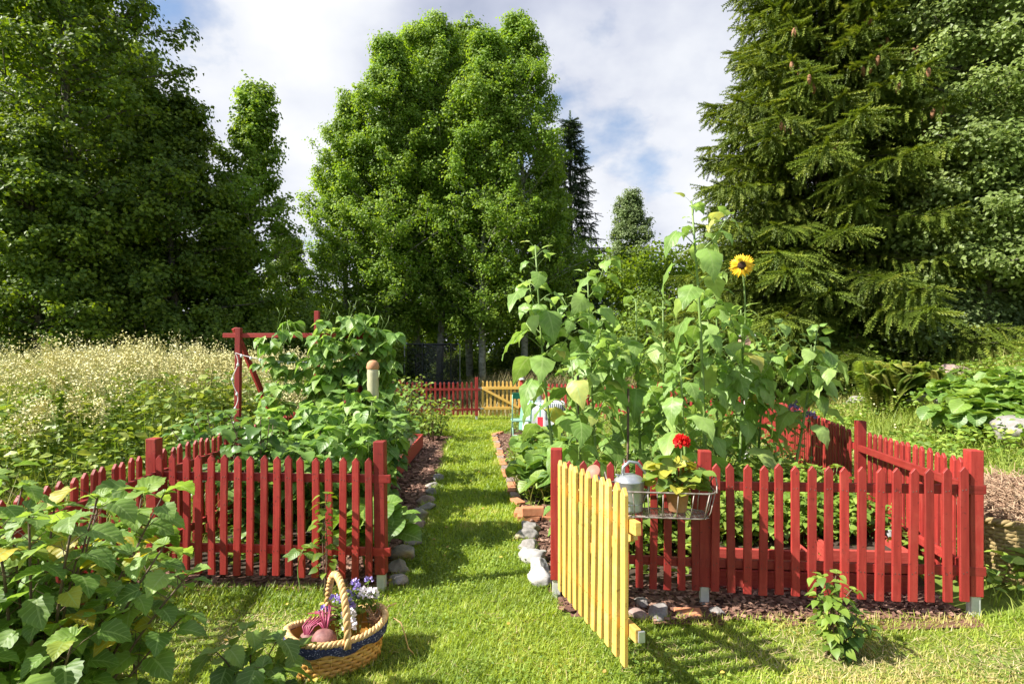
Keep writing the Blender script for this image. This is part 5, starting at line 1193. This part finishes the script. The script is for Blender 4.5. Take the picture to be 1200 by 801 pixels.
sunflower('sunflower plant in the back row above the checked table', 716, 362, 722, 6.3, 16, .25, 3)
sunflower('lower sunflower plant between the open flower and the bird box', 905, 398, 888, 5.5, 15, .25, 3)
sunflower('short sunflower plant close behind the open gate', 668, 420, 676, 4.6, 12, .23, 2)
sunflower('short broad leaved sunflower plant behind the middle fence post', 800, 430, 812, 4.6, 13, .24, 2)
# red dahlia-like bloom stem support canes
for i, (px, pt, d_) in enumerate([(790, 470, 5.0), (735, 455, 5.1), (676, 440, 4.9)]):
    x = W(px, d_); mb = MB(); mb.tube([(0, 0, -.05), (.01, 0, Z(pt, d_) - gz(x, d_))], .011, 8); o = mb.build('bamboo_cane', M['woodstem'], None, True, (x, d_, gz(x, d_)))
    tag(o, ['brown cane tied beside the tallest sunflower', 'brown cane behind the watering can', 'brown cane next to the leftmost sunflower'][i], 'cane')

def bushy(name, label, cat, base, nst, H, spread, n, size, tmpl, mat, seed, pet=.06, droop=.3, rad=.006, t0=.2, trif=False, group=None, stem='woodstem', bias=(0, 0), upr=0.0, smooth=True, hvar=.3, jitb=.08):
    global rng
    rng = np.random.default_rng(seed); random.seed(seed); t = thing(name, label, cat, (*base, gz(*base)), 0, group); sb = MB(); lb = MB()
    for k in range(nst):
        a = k * 2.39996 + random.uniform(-.5, .5); rr = spread * math.sqrt((k + .5) / nst); h = H * random.uniform(1 - hvar, 1) * (1 - .25 * (rr / max(spread, .01)) ** 2)
        b = np.array([math.cos(a), math.sin(a), 0]) * min(jitb, spread * .3); e = np.array([math.cos(a) * rr + bias[0], math.sin(a) * rr + bias[1], h])
        leafy_stem(sb, lb, curve(b, e, (math.cos(a) * -.04, math.sin(a) * -.04, .08 * h), 7), rad, n, size, tmpl, t0, pet, droop, trif=trif, upr=upr); tip_leaves(lb, e, size, tmpl)
    sb.build('stem', M[stem], t, True); lb.build('leaves', M[mat], t, smooth)
    return t
# currant bushes in front
bushy('currant_bush', 'big blackcurrant bush with broad lobed leaves at the photo\'s bottom left', 'bush', (-1.62, 1.93), 34, 1.27, .56, 26, .086, L_CURR, 'curr', 61, .07, .35, .0055, .12, upr=.1)
bushy('currant_bush', 'blackcurrant bush cut by the left photo edge, with some yellow leaves', 'bush', (-1.98, 2.1), 24, 1.18, .42, 22, .088, L_CURR, 'curr', 62, .06, .4, .006, .12)
bushy('currant_shoot', 'low blackcurrant shoot with dark leaves left of the wicker basket', 'bush', (-1.14, 2.50), 6, .46, .22, 9, .10, L_CURR, 'curr', 63, .05, .4, .004, .25, bias=(.04, .02))
bushy('currant_shoot', 'tall single currant shoot standing up in front of the left fence corner', 'bush', (-1.60, 2.42), 2, 1.24, .06, 12, .13, L_CURR, 'curr', 64, .07, .35, .006, .45)
# left bed
bushy('currant_bush', 'grey green leafy bush behind the left half of the left fence', 'bush', (-2.05, 4.65), 22, 1.2, .52, 16, .115, L_CURR, 'potato', 71, .06, .35, .006, .15)
bushy('currant_bush', 'leafy bush behind the middle of the left fence', 'bush', (-1.55, 4.75), 22, 1.1, .5, 16, .11, L_CURR, 'bean', 72, .06, .35, .006, .15)
bushy('currant_bush', 'leafy bush below the left post of the bean frame', 'bush', (-2.75, 5.35), 20, 1.2, .5, 14, .11, L_CURR, 'potato', 73, .06, .3, .006, .15)
bushy('young_squash_plant', 'big leaved young squash plant beside the left gate post', 'vegetable', (-1.02, 4.25), 10, .55, .28, 4, .15, L_ROUND, 'squash', 74, .08, .35, .007, .4, stem='stem')  # squash with large round leaves by the gate post
bushy('potato_plant', 'dark green potato plant by the red bed edge, first along the bark strip', 'vegetable', (-1.45, 6.1), 26, 1.05, .45, 13, .10, L_BEAN, 'potato', 75, .05, .3, .006, .12, stem='stem')
bushy('potato_plant', 'tall dark leafy plant midway along the bark strip', 'vegetable', (-1.62, 7.1), 26, 1.25, .5, 13, .10, L_BEAN, 'potato', 76, .05, .3, .006, .12, stem='stem')
bushy('potato_plant', 'leafy green plant farther along the bark strip', 'vegetable', (-1.75, 8.3), 24, 1.2, .5, 12, .10, L_BEAN, 'bean', 77, .05, .3, .006, .12, stem='stem')
bushy('raspberry_bush', 'light green raspberry bush where the bark strip ends', 'bush', (-1.45, 10.6), 18, .95, .5, 12, .085, L_BEAN, 'herb', 78, .05, .3, .005, .12)
bushy('raspberry_bush', 'tall loose raspberry canes in front of the far left fence', 'bush', (-2.1, 11.2), 18, 1.45, .6, 13, .085, L_BEAN, 'herb', 79, .05, .3, .005, .12)
bushy('raspberry_bush', 'raspberry canes right behind the bean frame', 'bush', (-2.15, 9.6), 16, 1.2, .5, 13, .09, L_BEAN, 'bean', 80, .05, .3, .005, .12)
# beans on the frame
rng = np.random.default_rng(5); random.seed(5)
for i, (x, top) in enumerate([(-2.45, 1.98), (-2.1, 1.72), (-1.95, 2.02), (-1.72, 2.06), (-1.52, 2.0), (-1.38, 1.9)]):
    lab = ['climbing bean vine nearest the left post of the red frame', 'thin climbing bean vine, second from the left on the frame', 'climbing bean vine curling above the crossbar near its middle', 'tallest bean vine with tendrils waving over the crossbar', 'dense climbing bean vine left of the bird feeder', 'climbing bean vine at the right end of the crossbar'][i]
    y = 5.92 + random.uniform(-.05, .05); t = thing('bean_vine', lab, 'climbing plant', (x, y, gz(x, y)), 0, 'climbing beans on the red frame'); sb = MB(); lb = MB()
    for v in range(4 if i not in (1,) else 2):
        s = np.linspace(0, 1, 26); ph = random.uniform(0, 6); tp = top * random.uniform(.88, 1); P = np.stack([.045 * np.cos(s * 22 + ph) + .10 * np.sin(v * 2 + s), .045 * np.sin(s * 22 + ph) + (v - 1.5) * .07 * (1 - s), s * tp], 1)
        leafy_stem(sb, lb, P, .005, 17, .15, L_HEART, .06, .11, .55, trif=True)
    lx = x + .2
    for v in range(2): sb.tube([(0, 0, top * .95), (.04 + .05 * v, -.03, top + .05), (.01 + .09 * v, -.02, top + .11)], .0022, 5)
    sb.build('stem', M['stem'], t, True); lb.build('leaves', M['bean'], t, True)
for i, (x, y, h) in enumerate([(-2.2, 5.5, 1.15), (-1.75, 5.45, 1.35), (-1.24, 4.78, 1.42)]):
    bushy('bush_bean', ['low bean plant in front of the frame at left', 'middle bean plant in front of the frame', 'bean plant around the foot of the bird feeder'][i], 'vegetable', (x, y), 16, h, .38, 8, .13, L_HEART, 'bean', 90 + i, .08, .5, .005, .15, trif=True, stem='stem')
# right bed
for i, (x, y) in enumerate([(.42, 6.25), (.36, 7.0), (.60, 7.5), (.66, 6.6), (.40, 8.1), (.66, 5.8)]):
    bushy('squash_plant', ['squash plant at the raised brick corner', 'squash plant spreading beside the curved brick edging', 'squash plant deeper in the right bed behind the gate', 'squash plant between the brick edging and the sunflowers', 'squash plant in the bed in front of the bark and table', 'squash plant directly behind the gate post'][i], 'vegetable', (x, y), 13, .55, .36, 3, .17, L_ROUND, 'squash', 100 + i, .07, .35, .007, .5, stem='stem')
k = 0
for y in (4.25, 4.65, 5.1):
    for x in (1.5, 1.78, 2.08, 2.36, 2.62):
        lab = f"{['front', 'middle', 'back'][int(k / 5)]} row strawberry plant behind the sunlit fence, {['first', 'second', 'third', 'fourth', 'fifth'][k % 5]} from the middle post"
        bushy('strawberry_plant', lab, 'strawberry', (x + random.uniform(-.06, .06), y), 24, (.64, .74, .72)[k // 5], .25, 4, .068, L_BEAN, 'herb', 120 + k, .04, .2, .003, .6, trif=True, stem='stem', group='strawberry plants in the right bed'); k += 1
for i, (x, y, h) in enumerate([(.95, 4.5, .7), (1.25, 5.0, .8), (.55, 4.6, .5), (2.2, 6.2, .9), (2.9, 6.6, .8), (1.5, 7.0, .9), (2.6, 8.0, 1.0), (3.2, 9.0, 1.0), (2.0, 9.2, 1.0), (1.1, 8.6, .8)]):
    bushy('leafy_herb', ['leafy green plant under the wire basket behind the fence', 'leafy plant behind the middle fence post', 'small leafy plant right behind the gate hinge post', 'leafy plant between the rightmost sunflowers', 'leafy plant beside the second hillside post', 'leafy plant in the shade of the sunflower row', 'leafy plant under the bird box', 'leafy plant at the upper hillside fence', 'leafy plant in the back of the right bed', 'leafy plant right of the checked table'][i], 'plant', (x, y), 14, h, .36, 9, .10, L_BEAN, ['herb', 'bean', 'squash'][i % 3], 150 + i, .05, .3, .004, .15, stem='stem')
# purple flowers by the fence
for i, (px, py, d_) in enumerate([(938, 468, 5.6), (928, 480, 5.5), (946, 488, 5.4), (876, 425, 6.0)]):
    x = W(px, d_); t = thing('purple_flower', ['upper purple flower stem below the rightmost sunflower', 'middle purple flower stem beside the hillside fence', 'lowest purple flower stem at the hillside fence', 'purple flower stem under the bird box'][i], 'flower', (x, d_, gz(x, d_))); h = Z(py, d_) - gz(x, d_)
    sb = MB(); lb = MB(); leafy_stem(sb, lb, curve((0, 0, 0), (.02, 0, h), (.03, 0, 0)), .004, 14, .06, L_SMALL, .1, .03, .2); sb.build('stem', M['stem'], t); lb.build('leaves', M['herb'], t)
    fb = MB(); D = randdir(30, -.3, 1); fb.inst(L_SMALL, np.array([[.02, 0, h]]) + D * .03, frames(D + randdir(30) * .5, rng.uniform(0, 6, 30)), .045); fb.build('blossom', M['violet'], t)
# young rose in front of the sunlit fence, slender rose before the left fence
bushy('young_rose', 'small young rose bush on the lawn before the sunlit fence', 'bush', (1.70, 3.02), 8, .52, .12, 17, .052, L_BEAN, 'herb', 201, .03, .3, .003, .1)
bushy('currant_seedling', 'low dark leaved seedling crowding the foot of the young rose', 'plant', (1.80, 3.05), 6, .26, .12, 9, .06, L_BEAN, 'potato', 202, .03, .3, .003, .1)
bushy('slender_rose', 'slender rose shoots leaning on the left fence behind the basket', 'plant', (-1.22, 3.72), 3, .74, .05, 17, .055, L_BEAN, 'shrub', 203, .03, .2, .0035, .2, hvar=.15)
bushy('bindweed_shoot', 'small pale leaved shoot between the pickets of the left fence', 'plant', (-1.40, 3.78), 1, .50, .03, 5, .075, L_HEART, 'bean', 204, .04, .5, .003, .7, stem='stem')
bushy('dock_plant', 'long leaved dock plant in front of the old hay basket', 'plant', (3.42, 3.62), 8, .28, .16, 4, .17, L_LONG, 'herb', 205, .02, .1, .003, .5, stem='stem')
bushy('sapling', 'thin light leaved sapling left of the bean frame post', 'sapling', (W(245, 7.2), 7.2), 2, 1.92, .14, 26, .07, L_BEAN, 'herb', 206, .03, .1, .005, .4)
bushy('sapling', 'leafy sapling rising above the cream meadow flowers', 'sapling', (W(168, 8.2), 8.2), 3, 1.72, .22, 20, .075, L_BEAN, 'meadow', 207, .03, .1, .005, .4)
# hillside: broad leaves, fern
for i, (px, py) in enumerate([(1128, 470), (1150, 462), (1175, 470), (1160, 486), (1188, 455), (1140, 500), (1172, 500), (1195, 484)]):
    x, y = onhill(px, py + 14)
    bushy('pumpkin_plant', ['leftmost pumpkin plant of the broad leaved hillside patch', 'pumpkin plant above the pale grey boulder', 'pumpkin plant in the middle of the hillside patch', 'pumpkin plant behind the large lichen boulder', 'uppermost pumpkin plant of the hillside patch', 'lowest pumpkin plant at the left of the patch', 'pumpkin plant left of the large lichen boulder', 'pumpkin plant at the patch\'s right end by the photo edge'][i], 'vegetable', (x, y), 18, .50, .46, 4, .17, L_ROUND, 'squash', 220 + i, .06, .7, .006, .45, stem='stem', group='broad leaved plants on the hillside')
def fern(label, base, n, L_, seed):
    global rng
    rng = np.random.default_rng(seed); t = thing('fern', label, 'fern', (*base, gz(*base))); sb = MB(); lb = MB()
    for k in range(n):
        a = random.uniform(0, 6.28); l = L_ * random.uniform(.7, 1.1); out = random.uniform(.06, .48); s = np.linspace(0, 1, 9)
        r0_ = random.uniform(0, .32); a0_ = random.uniform(0, 6.28); P = np.stack([math.cos(a0_) * r0_ + math.cos(a) * l * out * s ** 1.4, math.sin(a0_) * r0_ + math.sin(a) * l * out * s ** 1.4, l * (s - .35 * s ** 3 * (out + .3))], 1); sb.tube(P, .005 * (1 - .8 * s) + .001, 4)
        m_ = 26; u = np.linspace(.15, 1, m_); Q = np.stack([np.interp(u, s, P[:, j]) for j in range(3)], 1); T = np.gradient(Q, axis=0); T /= np.linalg.norm(T, axis=1)[:, None]; sd = np.cross(T, np.array([0, 0, 1.0])); sd /= np.linalg.norm(sd, axis=1)[:, None] + 1e-6
        for sg in (-1, 1): lb.inst(L_LONG, Q, frames(sd * sg + T * .45), np.stack([np.full(m_, .26), .19 * np.sin(u * 2.6) * l + .03, np.full(m_, .2)], 1), 0, np.full(m_, random.random()))
    sb.build('stem', M['stem'], t); lb.build('fronds', M['fernleaf'], t); return t
M['fernleaf'] = leaf_mat('fern_fronds', [(0, (.13, .21, .035)), (.6, (.25, .34, .06)), (1, (.44, .44, .13))], .5, .48)
x, y = onhill(1042, 484); fern('big yellowish fern clump on the hillside behind the fence', (x, y), 85, .95, 240)
x, y = onhill(1078, 476); fern('smaller fern clump right of the big one', (x, y), 30, .85, 241)
